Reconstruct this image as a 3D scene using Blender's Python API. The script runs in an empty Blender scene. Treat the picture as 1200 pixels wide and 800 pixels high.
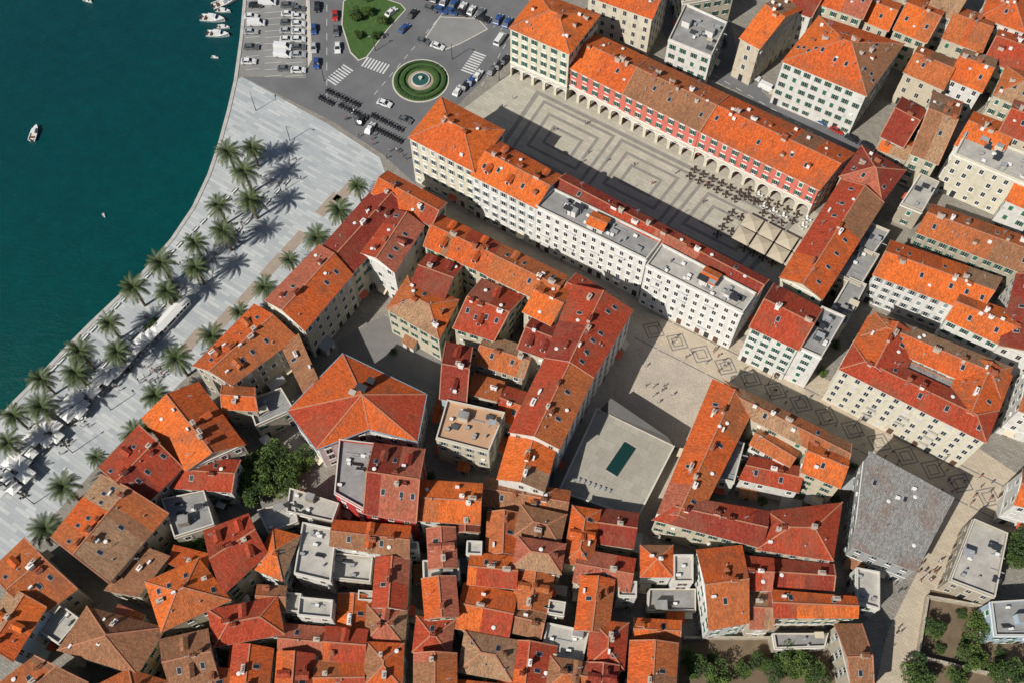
import bpy, bmesh, math, random
from mathutils import Vector
R=random.Random(7)
sc=bpy.context.scene
H=220.0; FP=1170.0; TH=math.radians(28.5)
CT,ST=math.cos(TH),math.sin(TH)
def P(u,v,z=0.0):
    dx=u-600.0; dv=400.0-v
    d=(dx, CT*dv+ST*FP, ST*dv-CT*FP)
    t=(H-z)/(-d[2])
    return Vector((d[0]*t,d[1]*t,z))
def PR(p):
    x,y,z=p[0],p[1],p[2]-H
    dep=y*ST-z*CT
    if dep<=1: return (9999,9999)
    return (600+FP*x/dep, 400-FP*(y*CT+z*ST)/dep)
# ---------------- materials
MATS={}
def newmat(name):
    m=bpy.data.materials.new(name); m.use_nodes=True
    nt=m.node_tree; b=nt.nodes['Principled BSDF']
    return m,nt,b
def col(c,k=1.0): return (min(1,c[0]*k),min(1,c[1]*k),min(1,c[2]*k),1)
def noise(nt,vec,scale,detail=4,rough=.6):
    n=nt.nodes.new('ShaderNodeTexNoise'); n.inputs['Scale'].default_value=scale
    n.inputs['Detail'].default_value=detail; n.inputs['Roughness'].default_value=rough
    nt.links.new(vec,n.inputs['Vector']); return n.outputs['Fac']
def ramp(nt,fac,a,b,c0=(0,0,0,1),c1=(1,1,1,1)):
    r=nt.nodes.new('ShaderNodeValToRGB'); r.color_ramp.elements[0].position=a; r.color_ramp.elements[1].position=b
    r.color_ramp.elements[0].color=c0; r.color_ramp.elements[1].color=c1
    nt.links.new(fac,r.inputs[0]); return r.outputs[0]
def mix(nt,fac,a,b,mode='MIX'):
    n=nt.nodes.new('ShaderNodeMixRGB'); n.blend_type=mode
    for k,v in (('Fac',fac),('Color1',a),('Color2',b)):
        if isinstance(v,(tuple,float,int)): n.inputs[k].default_value=v
        else: nt.links.new(v,n.inputs[k])
    return n.outputs[0]
def coords(nt,kind='Object',rot=0,scale=None):
    t=nt.nodes.new('ShaderNodeTexCoord'); o=t.outputs[kind]
    if rot or scale:
        mp=nt.nodes.new('ShaderNodeMapping'); mp.inputs['Rotation'].default_value=(0,0,rot)
        if scale: mp.inputs['Scale'].default_value=scale
        nt.links.new(o,mp.inputs['Vector']); o=mp.outputs[0]
    return o
def basic(name,c,rough=.8,var=.2,scale=.5,fine=4.0,metal=0,bump=0.0,coat=0):
    if name in MATS: return MATS[name]
    m,nt,b=newmat(name); v=coords(nt)
    k=mix(nt,noise(nt,v,scale),col(c,1-var*1.6),col(c,1+var*1.6))
    k2=mix(nt,noise(nt,v,fine),col((1-var,)*3),col((1+var*.6,)*3))
    o=mix(nt,1.0,k,k2,'MULTIPLY'); nt.links.new(o,b.inputs['Base Color'])
    b.inputs['Roughness'].default_value=rough; b.inputs['Metallic'].default_value=metal
    MATS[name]=m; return m
def brick(nt,v,c1,c2,mo,bw,rh,ms):
    n=nt.nodes.new('ShaderNodeTexBrick'); n.inputs['Scale'].default_value=1
    n.inputs['Color1'].default_value=c1; n.inputs['Color2'].default_value=c2; n.inputs['Mortar'].default_value=mo
    n.inputs['Brick Width'].default_value=bw; n.inputs['Row Height'].default_value=rh; n.inputs['Mortar Size'].default_value=ms
    nt.links.new(v,n.inputs['Vector']); return n
def roofmat(name,c,patch=(.17,.085,.05)):
    m,nt,b=newmat(name); uv=coords(nt,'UV',math.pi/2); ob=coords(nt)
    bk=brick(nt,uv,col(c,.74),col(c,1.32),col(c,.5),.55,.27,.035)
    geo=nt.nodes.new('ShaderNodeNewGeometry')
    wp=geo.outputs['Position']
    big=ramp(nt,noise(nt,wp,.13,6,.7),.48,.64)
    k=mix(nt,big,bk.outputs['Color'],mix(nt,.5,bk.outputs['Color'],(patch[0],patch[1],patch[2],1)))
    st=coords(nt,'UV',0,(1.6,.22,1))
    k=mix(nt,1.0,k,mix(nt,noise(nt,st,1.0,6,.75),(.5,.47,.44,1),(1.55,1.56,1.56,1)),'MULTIPLY')
    k=mix(nt,ramp(nt,noise(nt,ob,.9,6,.75),.57,.70),k,(c[0]*.8+.06,c[1]*1.1+.04,c[2]+.03,1))
    k=mix(nt,ramp(nt,noise(nt,wp,.45,6,.8),.58,.70),k,(c[0]*.3,c[1]*.42,c[2]*.6,1))
    k=mix(nt,1.0,k,mix(nt,noise(nt,ob,3.0,3),(.66,.66,.66,1),(1.38,1.38,1.38,1)),'MULTIPLY')
    nt.links.new(k,b.inputs['Base Color']); b.inputs['Roughness'].default_value=.9; b.inputs['Specular IOR Level'].default_value=.2
    bp=nt.nodes.new('ShaderNodeBump'); bp.inputs['Strength'].default_value=.5; bp.inputs['Distance'].default_value=.06
    nt.links.new(bk.outputs['Fac'],bp.inputs['Height']); bp.invert=True; nt.links.new(bp.outputs[0],b.inputs['Normal'])
    return m
RC={'o':(.66,.145,.030),'a':(.58,.115,.028),'m':(.47,.135,.045),'r':(.40,.062,.028),'d':(.26,.042,.026),'b':(.31,.145,.075),'p':(.42,.125,.075),'g':(.24,.235,.225),'k':(.38,.225,.13)}
RM={k:roofmat('clay_tiles_'+k,c) for k,c in RC.items()}
NEAR={'o':'oooamk','a':'aooramb','m':'mmakbap','r':'rrdapr','d':'ddrrpd','b':'bbkmm','p':'ppmrkb','k':'kkbm','g':'g'}
def wallmat(name,c):
    m,nt,b=newmat(name); uv=coords(nt,'UV',0,(1.2,.12,1)); ob=coords(nt)
    k=mix(nt,noise(nt,uv,1.0,5,.7),col(c,.68),col(c,1.2))
    k=mix(nt,ramp(nt,noise(nt,ob,.5,5,.7),.52,.75),k,col((c[0]*.6,c[1]*.58,c[2]*.55)))
    nt.links.new(k,b.inputs['Base Color']); b.inputs['Roughness'].default_value=.9
    return m
WC={'w':(.68,.66,.62),'c':(.56,.49,.37),'s':(.40,.35,.27),'y':(.54,.42,.24),'p':(.5,.31,.24),'u':(.38,.5,.58),'R':(.45,.03,.025),'G':(.33,.33,.32),'K':(.62,.16,.12),'B':(.64,.59,.46)}
WM={k:wallmat('plaster_'+k,c) for k,c in WC.items()}
def stonemat():
    m,nt,b=newmat('ashlar_stone'); uv=coords(nt,'UV'); ob=coords(nt)
    bk=brick(nt,uv,(.37,.32,.24,1),(.5,.44,.35,1),(.22,.2,.15,1),.9,.45,.03)
    k=mix(nt,1.0,bk.outputs['Color'],mix(nt,noise(nt,ob,.6,5),(.65,.65,.65,1),(1.3,1.3,1.3,1)),'MULTIPLY')
    nt.links.new(k,b.inputs['Base Color']); b.inputs['Roughness'].default_value=.9; return m
WM['S']=stonemat()
glass,nt,b=newmat('window_glass'); b.inputs['Base Color'].default_value=(.025,.03,.035,1); b.inputs['Roughness'].default_value=.2
white=basic('white_paint',(.76,.75,.72),.6,.08)
trim=basic('stone_trim',(.58,.54,.47),.8,.12)
mortar=basic('ridge_mortar',(.50,.21,.12),.9,.3,2.0)
chimm=basic('chimney_plaster',(.48,.43,.36),.9,.2)
chimb=basic('chimney_brick',(.36,.12,.06),.9,.2)
dark=basic('dark_metal',(.04,.04,.045),.6,.2)
greym=basic('grey_metal',(.35,.36,.37),.5,.15)
flatg=basic('flat_roof_grey',(.31,.30,.29),.9,.35,.35,2.5)
flatw=basic('flat_roof_light',(.47,.44,.39),.9,.32,.35,2.5)
flatb=basic('flat_roof_terracotta',(.50,.30,.18),.9,.15,.35,2.5)
SH=[basic('shutter_green',(.03,.16,.10),.6,.15),basic('shutter_brown',(.12,.06,.035),.6,.15),basic('shutter_white',(.6,.6,.58),.6,.1),basic('shutter_grey',(.25,.3,.3),.6,.1)]
AWN=[basic('awning_stripe',(.55,.1,.05),.8,.1),basic('awning_cream',(.6,.52,.38),.8,.1)]
def slab(name,c1,c2,mo,bw,rh,ms,rot,var=.2,big=.15):
    m,nt,b=newmat(name); v=coords(nt,'Object',rot)
    bk=brick(nt,v,col(c1),col(c2),col(mo),bw,rh,ms); ob=coords(nt)
    k=mix(nt,1.0,bk.outputs['Color'],mix(nt,noise(nt,ob,big,6,.7),(1-var,)*3+(1,),(1+var,)*3+(1,)),'MULTIPLY')
    k=mix(nt,1.0,k,mix(nt,noise(nt,ob,2.2,4),(1-var*.7,)*3+(1,),(1+var*.7,)*3+(1,)),'MULTIPLY')
    nt.links.new(k,b.inputs['Base Color']); b.inputs['Roughness'].default_value=.85; return m
# ---------------- mesh builder
class MB:
    def __init__(s): s.v=[];s.f=[];s.m=[];s.mats=[];s.ix={}
    def mi(s,m):
        if m.name not in s.ix: s.ix[m.name]=len(s.mats); s.mats.append(m)
        return s.ix[m.name]
    def face(s,pts,m):
        n=len(s.v); s.v.extend([tuple(p) for p in pts]); s.f.append(tuple(range(n,n+len(pts)))); s.m.append(s.mi(m))
    def box(s,c,u,sx,sy,z0,z1,m,mt=None,bottom=False):
        w=Vector((-u[1],u[0])); c=Vector((c[0],c[1])); u=Vector((u[0],u[1]))
        q=[c-u*sx/2-w*sy/2,c+u*sx/2-w*sy/2,c+u*sx/2+w*sy/2,c-u*sx/2+w*sy/2]
        s.prism(q,z0,z1,m,mt or m,bottom)
    def prism(s,q,z0,z1,m,mt,bottom=False):
        n=len(q)
        for i in range(n):
            a,b=q[i],q[(i+1)%n]
            s.face([(a[0],a[1],z0),(b[0],b[1],z0),(b[0],b[1],z1),(a[0],a[1],z1)],m)
        s.face([(p[0],p[1],z1) for p in q],mt)
        if bottom: s.face([(p[0],p[1],z0) for p in reversed(q)],m)
    def beam(s,a,b,w,t,m):
        a=Vector(a);b=Vector(b);d=(b-a)
        if d.length<.05: return
        d.normalize(); sd=d.cross(Vector((0,0,1)))
        if sd.length<.01: sd=Vector((1,0,0))
        sd.normalize(); up=sd.cross(d); o=[-sd*w/2-up*t/2,sd*w/2-up*t/2,sd*w/2+up*t/2,-sd*w/2+up*t/2]
        for i in range(4):
            j=(i+1)%4; s.face([a+o[i],a+o[j],b+o[j],b+o[i]],m)
        s.face([a+x for x in reversed(o)],m); s.face([b+x for x in o],m)
    def cyl(s,c,r0,r1,z0,z1,m,n=10,cap=True):
        p=[(math.cos(2*math.pi*i/n),math.sin(2*math.pi*i/n)) for i in range(n)]
        for i in range(n):
            j=(i+1)%n
            s.face([(c[0]+p[i][0]*r0,c[1]+p[i][1]*r0,z0),(c[0]+p[j][0]*r0,c[1]+p[j][1]*r0,z0),(c[0]+p[j][0]*r1,c[1]+p[j][1]*r1,z1),(c[0]+p[i][0]*r1,c[1]+p[i][1]*r1,z1)],m)
        if cap: s.face([(c[0]+q[0]*r1,c[1]+q[1]*r1,z1) for q in p],m)
    def panel(s,o,u,n,w,z0,z1,dp,m):
        a=o-u*w/2;b=o+u*w/2;c=b+n*dp;d=a+n*dp
        s.face([(d[0],d[1],z0),(c[0],c[1],z0),(c[0],c[1],z1),(d[0],d[1],z1)],m)
        s.face([(a[0],a[1],z0),(d[0],d[1],z0),(d[0],d[1],z1),(a[0],a[1],z1)],m)
        s.face([(c[0],c[1],z0),(b[0],b[1],z0),(b[0],b[1],z1),(c[0],c[1],z1)],m)
        s.face([(d[0],d[1],z1),(c[0],c[1],z1),(b[0],b[1],z1),(a[0],a[1],z1)],m)
    def mesh(s,name,org=(0,0,0),uv=True):
        me=bpy.data.meshes.new(name)
        ox,oy,oz=org
        V=[(x-ox,y-oy,z-oz) for x,y,z in s.v]
        me.from_pydata(V,[],s.f)
        for m in s.mats: me.materials.append(m)
        me.polygons.foreach_set('material_index',s.m)
        if uv:
            l=me.uv_layers.new(name='UVMap'); data=[]
            Z=Vector((0,0,1))
            for p in me.polygons:
                n=p.normal
                if abs(n.z)>.995 or n.length<.1: U=Vector((1,0,0));W=Vector((0,1,0))
                else:
                    U=Z.cross(n).normalized(); W=n.cross(U)
                for i in p.vertices:
                    c=me.vertices[i].co; data.append(c.dot(U)); data.append(c.dot(W))
            l.data.foreach_set('uv',data)
        me.update(); return me
    def obj(s,name,parent=None,org=(0,0,0),uv=True):
        if not s.f: return None
        o=bpy.data.objects.new(name,s.mesh(name,org,uv)); sc.collection.objects.link(o)
        if parent: o.parent=parent
        else: o.location=org
        return o
def inst(name,me,loc,rz=0,s=1.0):
    o=bpy.data.objects.new(name,me); o.location=loc; o.rotation_euler=(0,0,rz)
    o.scale=(s,s,s) if not isinstance(s,tuple) else s
    sc.collection.objects.link(o); return o
def area(q): return sum(q[i][0]*q[(i+1)%len(q)][1]-q[(i+1)%len(q)][0]*q[i][1] for i in range(len(q)))/2
def offset(q,d):
    n=len(q);out=[]
    for i in range(n):
        a,b,c=q[i-1],q[i],q[(i+1)%n]
        u=(b-a).normalized();w=(c-b).normalized()
        n1=Vector((u.y,-u.x));n2=Vector((w.y,-w.x)); k=n1+n2
        den=max(.3,1+n1.dot(n2)); out.append(b+k*(d/den))
    return out
# ---------------- buildings
def windows(mb,a,b,z0,h,sp,sh,surr,wid=.95,hi=1.55,wide=.14,skip=.1,shop=True,arch=False):
    d=b-a;L=d.length
    if L<3.2: return
    u=d/L;n=Vector((u.y,-u.x)); ns=max(1,int(round((h-z0)/3.4))); fh=(h-z0)/ns
    nc=max(1,int((L-.8)/sp)); st=L/nc
    for s in range(ns):
        for c in range(nc):
            o=a+u*(st*(c+.5)+R.uniform(-.1,.1)*(skip>0.02))
            zb=z0+s*fh
            if R.random()<skip:
                if R.random()<.4 and s>0:
                    mb.panel(o,u,n,.85,zb+1,zb+1.6,.35,white)
                continue
            if s==0 and z0<1 and shop:
                if R.random()<.5:
                    mb.panel(o,u,n,1.7,.02,2.7,.05,surr); mb.panel(o,u,n,1.3,.02,2.5,.07,R.choice([glass,glass,SH[1],dark]))
                    if R.random()<.2:
                        f=o+n*1.3; w_=1.2; g=R.choice(AWN)
                        mb.face([(o.x-u.x*w_,o.y-u.y*w_,3.0),(f.x-u.x*w_,f.y-u.y*w_,2.4),(f.x+u.x*w_,f.y+u.y*w_,2.4),(o.x+u.x*w_,o.y+u.y*w_,3.0)],g)
                    continue
                hh=1.3
            else: hh=hi
            z=zb+fh*.28
            mb.panel(o,u,n,wid+2*wide,z-wide,z+hh+wide,.05,surr)
            if R.random()<.12 and sh: mb.panel(o,u,n,wid,z,z+hh,.08,sh)
            else:
                mb.panel(o,u,n,wid,z,z+hh,.065,glass)
                mb.panel(o,u,n,.06,z,z+hh,.075,white)
                if sh:
                    for k in (-1,1): mb.panel(o+u*k*(wid*.75+.03),u,n,wid*.48,z,z+hh,.1,sh)
            mb.panel(o,u,n,wid+.4,z-wide-.08,z-wide,.16,surr)
            if arch: mb.panel(o,u,n,wid+.6,z+hh+wide+.1,z+hh+wide+.28,.22,surr)
def arcade(mb,a,b,mat,top=5.4,bay=3.9,dep=.6,inset=3.6,back=None):
    d=b-a;L=d.length;u=d/L;n=Vector((u.y,-u.x)); nb=max(1,int(round(L/bay)));B=L/nb
    pr=.42;r=B/2-pr;sp=top-1.1-r
    def pt(x,z,k=0): q=a+u*x-n*k; return (q.x,q.y,z)
    for i in range(nb):
        x0=i*B;cx=x0+B/2
        for (xa,xb) in ((x0,x0+pr),(x0+B-pr,x0+B)):
            mb.face([pt(xa,0),pt(xb,0),pt(xb,top),pt(xa,top)],mat)
        mb.face([pt(x0+pr,0),pt(x0+pr,0,dep),pt(x0+pr,sp,dep),pt(x0+pr,sp)],mat)
        mb.face([pt(x0+B-pr,0,dep),pt(x0+B-pr,0),pt(x0+B-pr,sp),pt(x0+B-pr,sp,dep)],mat)
        mb.face([pt(x0-pr,0,dep),pt(x0+pr,0,dep),pt(x0+pr,top,dep),pt(x0-pr,top,dep)],mat)
        N=8
        for j in range(N):
            t0=math.pi*(1-j/N);t1=math.pi*(1-(j+1)/N)
            xa,za=cx+r*math.cos(t0),sp+r*math.sin(t0);xb,zb=cx+r*math.cos(t1),sp+r*math.sin(t1)
            mb.face([pt(xa,za),pt(xb,zb),pt(xb,top),pt(xa,top)],mat)
            mb.face([pt(xa,za),pt(xa,za,dep),pt(xb,zb,dep),pt(xb,zb)],mat)
            ra=r+.28
            mb.face([pt(xa,za,-.06),pt(xb,zb,-.06),pt(cx+ra*math.cos(t1),sp+ra*math.sin(t1),-.06),pt(cx+ra*math.cos(t0),sp+ra*math.sin(t0),-.06)],white)
        o=a+u*cx-n*inset
        mb.panel(o,u,n,1.6,.05,2.9,.06,R.choice([SH[0],glass,SH[1]]))
    mb.face([pt(0,0,inset),pt(L,0,inset),pt(L,top,inset),pt(0,top,inset)],back or mat)
    mb.face([pt(0,top-.01,0),pt(0,top-.01,inset),pt(L,top-.01,inset),pt(L,top-.01,0)],mat)
    mb.panel(a+d/2,u,n,L,top,top+.3,.25,white)
def building(name,pix,h,typ='gable',rc='o',wc='c',pitch=.42,sp=2.7,sh=-1,surr=None,chim=None,sky=None,dorm=0,arc=None,wide=.14,skip=.1,jit=.6,balc=False,arch=False,clutter=None,world=False,split=True):
    if jit: h=h+R.uniform(-jit,jit)
    q=[Vector((p[0],p[1])) for p in pix] if world else [P(x,y,h).to_2d() for x,y in pix]
    if area(q)<0: q=[q[1],q[0],q[3],q[2]] if len(q)==4 else list(reversed(q))
    c=sum(q,Vector((0,0)))/len(q); org=(c.x,c.y,0)
    root=bpy.data.objects.new(name,None); root.location=org; root.empty_display_size=1; sc.collection.objects.link(root)
    W=MB();RF=MB();WN=MB();DT=MB()
    wm=WM[wc];rm=RM.get(rc); surr=surr or (trim if R.random()<.6 else white)
    if sh==-1: sh=R.choice([None,None,SH[0],SH[0],SH[1],SH[2],SH[3]])
    n=len(q)
    u=(q[1]-q[0]).normalized()
    perp=Vector((-u.y,u.x)); wdt=abs(((q[3]-q[0])+(q[2]-q[1])).dot(perp))/2
    ln=((q[1]-q[0]).length+(q[2]-q[3]).length)/2
    par=.75 if typ=='flat' else 0
    arcs=arc or {}
    for i in range(n):
        a,b=q[i],q[(i+1)%n]; z0=0
        if i in arcs:
            z0=5.4; arcade(W,a,b,WM[arcs[i]],back=wm)
        W.face([(a.x,a.y,z0),(b.x,b.y,z0),(b.x,b.y,h+par),(a.x,a.y,h+par)],wm)
        windows(WN,a,b,z0,h,sp,sh,surr,wide=wide,skip=skip,arch=arch)
        d=b-a;L=d.length
        if L>.5:
            uu=d/L;nn=Vector((uu.y,-uu.x))
            W.panel(a+d/2,uu,nn,L,h-.35,h-.06,.14,surr)
            if h>9 and R.random()<.35 : W.panel(a+d/2,uu,nn,L,3.7,3.9,.08,surr)
            if balc and L>8:
                for s in range(1,int(h/3.4)):
                    for k in range(int(L/7)):
                        if R.random()<.6:
                            o=a+uu*(3.5+k*7); z=s*h/int(round(h/3.4))+.3
                            W.panel(o,uu,nn,2.2,z,z+.12,.9,surr); 
                            e=o+nn*.85
                            W.beam((e-uu*1.1).to_3d()+Vector((0,0,z+1)),(e+uu*1.1).to_3d()+Vector((0,0,z+1)),.06,.06,dark)
                            for t in range(9):
                                p=e+uu*(-1.1+t*.275); W.beam((p.x,p.y,z+.1),(p.x+.001,p.y,z+1),.03,.03,dark)
    oh=.38
    def dist(p,i):
        a,b=q[i],q[(i+1)%n];d=(b-a).normalized(); return (p-a).dot(Vector((-d.y,d.x)))
    def rz(p):
        if typ=='gable':
            d0,d2=max(0,dist(p,0)),max(0,dist(p,2)); return h+pitch*wdt/2*min(1,2*min(d0,d2)/max(.1,d0+d2))
        if typ=='shed': return h+pitch*.6*max(0,dist(p,0))
        if typ=='flat': return h
        return h+pitch*max(0,min(dist(p,i) for i in range(n)))
    T=.16
    def at(s,t): return q[0].lerp(q[1],s).lerp(q[3].lerp(q[2],s),t)
    if typ in('gable','hip','shed'):
        e=offset(q,oh)
        if typ=='shed':
            k=pitch*.6; rise=k*wdt
            W.face([(q[2].x,q[2].y,h),(q[3].x,q[3].y,h),(q[3].x,q[3].y,h+rise),(q[2].x,q[2].y,h+rise)],wm)
            W.face([(q[1].x,q[1].y,h),(q[2].x,q[2].y,h),(q[2].x,q[2].y,h+rise)],wm); W.face([(q[3].x,q[3].y,h),(q[0].x,q[0].y,h),(q[3].x,q[3].y,h+rise)],wm)
            E=[(e[0].x,e[0].y,h-oh*k),(e[1].x,e[1].y,h-oh*k),(e[2].x,e[2].y,h+rise+oh*k),(e[3].x,e[3].y,h+rise+oh*k)]
            E=[Vector(x) for x in E]
            top=[E]
        else:
            rise=pitch*wdt/2
            m0=(q[3]+q[0])/2;m1=(q[1]+q[2])/2;dd=(m1-m0).normalized()
            ze=h-oh*pitch
            E=[Vector((p.x,p.y,ze)) for p in e]
            if typ=='gable':
                W.face([(q[1].x,q[1].y,h),(q[2].x,q[2].y,h),(m1.x,m1.y,h+rise)],wm)
                W.face([(q[3].x,q[3].y,h),(q[0].x,q[0].y,h),(m0.x,m0.y,h+rise)],wm)
                r0=(e[3]+e[0])/2;r1=(e[1]+e[2])/2
            else:
                k=min(wdt/2,ln/2*.97); r0=m0+dd*k;r1=m1-dd*k
            r0=Vector((r0.x,r0.y,h+rise));r1=Vector((r1.x,r1.y,h+rise))
            top=[[E[0],E[1],r1,r0],[E[2],E[3],r0,r1]]
            if typ=='hip': top+=[[E[1],E[2],r1],[E[3],E[0],r0]]
            up=Vector((0,0,T+.05))
            DT.beam(r0+up,r1+up,.3,.12,mortar)
            if typ=='hip':
                for i,rr in ((0,r0),(3,r0),(1,r1),(2,r1)): DT.beam(E[i]+up,rr+up,.28,.12,mortar)
            elif R.random()<.5:
                for i,rr in ((0,r0),(3,r0),(1,r1),(2,r1)): DT.beam(E[i]+up,rr+up,.26,.1,mortar)
        for f in top:
            if typ=='gable' and split:
                A,Bb,C,D=[Vector(p)+Vector((0,0,T)) for p in f]
                cuts=[0]+sorted(R.uniform(.15,.85) for _ in range(R.choice([0,1,1,2]) if ln<25 else R.choice([2,3,4])))+[1]
                for a_,b_ in zip(cuts,cuts[1:]):
                    RF.face([A.lerp(Bb,a_),A.lerp(Bb,b_),D.lerp(C,b_),D.lerp(C,a_)],RM[R.choice(NEAR[rc])] if R.random()<.6 else rm)
            else: RF.face([(p[0],p[1],p[2]+T) for p in f],RM[R.choice(NEAR[rc])] if (typ=='hip' and R.random()<.35) else rm)
        # soffits
        for i in range(4):
            a,b=E[i],E[(i+1)%4]; qa,qb=q[i],q[(i+1)%4]
            if typ=='gable' and i in (1,3):
                r=r1 if i==1 else r0; mm=m1 if i==1 else m0
                RF.face([(a[0],a[1],a[2]-.02),(r[0],r[1],r[2]-.02),(mm.x,mm.y,h+rise-.02),(qa.x,qa.y,h-.02)],trim)
                RF.face([(r[0],r[1],r[2]-.02),(b[0],b[1],b[2]-.02),(qb.x,qb.y,h-.02),(mm.x,mm.y,h+rise-.02)],trim)
            else:
                RF.face([(a[0],a[1],a[2]-.02),(b[0],b[1],b[2]-.02),(qb.x,qb.y,b[2]+.05),(qa.x,qa.y,a[2]+.05)],trim)
            if typ=='gable' and i in(1,3):
                for x,y in ((a,r),(r,b)): RF.face([(x[0],x[1],x[2]-.02),(y[0],y[1],y[2]-.02),(y[0],y[1],y[2]+T),(x[0],x[1],x[2]+T)],trim)
            else: RF.face([(a[0],a[1],a[2]-.02),(b[0],b[1],b[2]-.02),(b[0],b[1],b[2]+T),(a[0],a[1],a[2]+T)],trim)
        nch=chim if chim is not None else max(1,int(ln*wdt/60+R.random()*1.6))
        for i in range(nch):
            p=at(R.uniform(.1,.9),R.choice([.5,.45,.58,R.uniform(.15,.85)])); z=rz(p)
            w=R.uniform(.5,.8);l=R.uniform(.7,1.6);hh=R.uniform(.8,1.6); m=R.choice([chimm,chimm,chimb,white])
            DT.box(p,u,l,w,z-.5,z+hh,m); DT.box(p,u,l+.25,w+.25,z+hh,z+hh+.12,R.choice([m,rm]))
            for k in range(int(l/.45)):
                DT.cyl(p+u*(-l/2+.25+k*.42),.13,.1,z+hh+.12,z+hh+.5,chimb,6)
        for i in range(int(ln*wdt/36)):
            p=at(R.uniform(.08,.92),R.uniform(.1,.9)); z=rz(p); r=R.random()
            if r<.4: DT.cyl(p,.16,.16,z-.2,z+.7,greym,7)
            elif r<.6:
                DT.beam((p.x,p.y,z),(p.x+.01,p.y,z+2.4),.05,.05,greym)
                for k in (1.6,1.9,2.2): DT.beam((p.x-.5,p.y,z+k),(p.x+.5,p.y+.2,z+k),.04,.04,greym)
            elif r<.8: DT.box(p,u,.9,.45,z+.1,z+.95,white)
            else:
                DT.cyl(p,.45,.1,z+.5,z+.55,white,10); DT.beam((p.x,p.y,z-.1),(p.x+.01,p.y,z+.5),.06,.06,greym)
        nsk=sky if sky is not None else int(ln*wdt/60*R.random()*2)
        pp=Vector((-u.y,u.x))
        for i in range(nsk):
            p=at((i+R.uniform(.3,.7))/max(1,nsk),R.choice([.24,.3,.72]));
            for (w,l,zz,m) in ((.95,1.3,.24,greym),(.75,1.1,.28,glass)):
                cs=[p-u*w/2-pp*l/2,p+u*w/2-pp*l/2,p+u*w/2+pp*l/2,p-u*w/2+pp*l/2]
                f=[Vector((x.x,x.y,rz(x)+zz)) for x in cs]; DT.face(f,m)
                for k in range(4):
                    a,b=f[k],f[(k+1)%4]; DT.face([a-Vector((0,0,.2)),b-Vector((0,0,.2)),b,a],greym)
        for i in range(dorm):
            for sd,t in ((-1,.2),(1,.8)):
                if R.random()<.35: continue
                p=at((i+.5)/dorm,t); z=rz(p); w=1.3;f=p+pp*sd*.9;bk=p-pp*sd*1.6; zt=z+1.0
                a0=f-u*w/2;a1=f+u*w/2;b0=bk-u*w/2;b1=bk+u*w/2;zb=rz(f)-.1
                for (x,y) in ((a0,a1),(a1,b1),(b0,a0)): DT.face([(x.x,x.y,zb),(y.x,y.y,zb),(y.x,y.y,zt),(x.x,x.y,zt)],wm)
                fo=f+pp*sd*.2; x0=fo-u*(w/2+.2);x1=fo+u*(w/2+.2);y0=bk-u*(w/2+.2);y1=bk+u*(w/2+.2)
                RF.face([(x0.x,x0.y,zt-.05),(fo.x,fo.y,zt+.4),(bk.x,bk.y,zt+.4),(y0.x,y0.y,zt-.05)],rm)
                RF.face([(x1.x,x1.y,zt-.05),(y1.x,y1.y,zt-.05),(bk.x,bk.y,zt+.4),(fo.x,fo.y,zt+.4)],rm)
                DT.face([(a0.x,a0.y,zt),(a1.x,a1.y,zt),(f.x,f.y,zt+.36)],wm)
                k=f+pp*sd*.03; DT.face([(k.x-u.x*.4,k.y-u.y*.4,zb+.35),(k.x+u.x*.4,k.y+u.y*.4,zb+.35),(k.x+u.x*.4,k.y+u.y*.4,zt-.1),(k.x-u.x*.4,k.y-u.y*.4,zt-.1)],glass)
    elif typ=='flat':
        fm={'g':flatg,'w':flatw,'b':flatb,'k':dark}.get(rc,flatw)
        inn=offset(q,-.3)
        for i in range(n):
            a,b,c2,d2=q[i],q[(i+1)%n],inn[(i+1)%n],inn[i]
            RF.face([(a.x,a.y,h+par),(b.x,b.y,h+par),(c2.x,c2.y,h+par),(d2.x,d2.y,h+par)],trim)
            RF.face([(d2.x,d2.y,h),(d2.x,d2.y,h+par),(c2.x,c2.y,h+par),(c2.x,c2.y,h)],wm)
        RF.face([(p.x,p.y,h) for p in inn],fm)
        k=clutter if clutter is not None else int(ln*wdt/10)
        for i in range(k):
            p=at(R.uniform(.12,.88),R.uniform(.15,.85)); r=R.random()
            if r<.35: DT.box(p,u,R.uniform(.7,1.1),.5,h+.12,h+.8,R.choice([white,greym])); DT.box(p,u,.9,.6,h,h+.12,dark)
            elif r<.5: DT.cyl(p,.25,.25,h,h+R.uniform(.5,1),greym,8)
            elif r<.6:
                x=R.uniform(1.6,2.6); DT.box(p,u,x,x*.8,h,h+R.uniform(1.6,2.3),wm,flatg)
            elif r<.72:
                c_=R.choice([flatg,AWN[1],greym,dark]); x=R.uniform(1.5,2.5); DT.box(p,u,x,x*.7,h+2.1,h+2.16,c_,bottom=True)
                for sx in(-1,1):
                    for sy in(-1,1): o=p+u*sx*x*.45+Vector((-u.y,u.x))*sy*x*.3; DT.box(o,u,.08,.08,h,h+2.1,greym)
            elif r<.85: DT.beam((p.x,p.y,h+.15),(p.x+u.x*3,p.y+u.y*3,h+.15),.2,.15,greym)
            else:
                a=p;DT.face([(a.x,a.y,h+.2),(a.x+u.x*1.8,a.y+u.y*1.8,h+.2),(a.x+u.x*1.8-u.y*1,a.y+u.y*1.8+u.x*1,h+.9),(a.x-u.y,a.y+u.x,h+.9)],glass)
                DT.box(a+u*.9+Vector((-u.y,u.x)),u,1.8,.08,h,h+.85,greym)
    for mb,nm,uv in ((W,'walls',True),(RF,'roof',True),(WN,'windows',False),(DT,'roof_details',False)):
        mb.obj(nm,root,org,uv)
    return root
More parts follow.
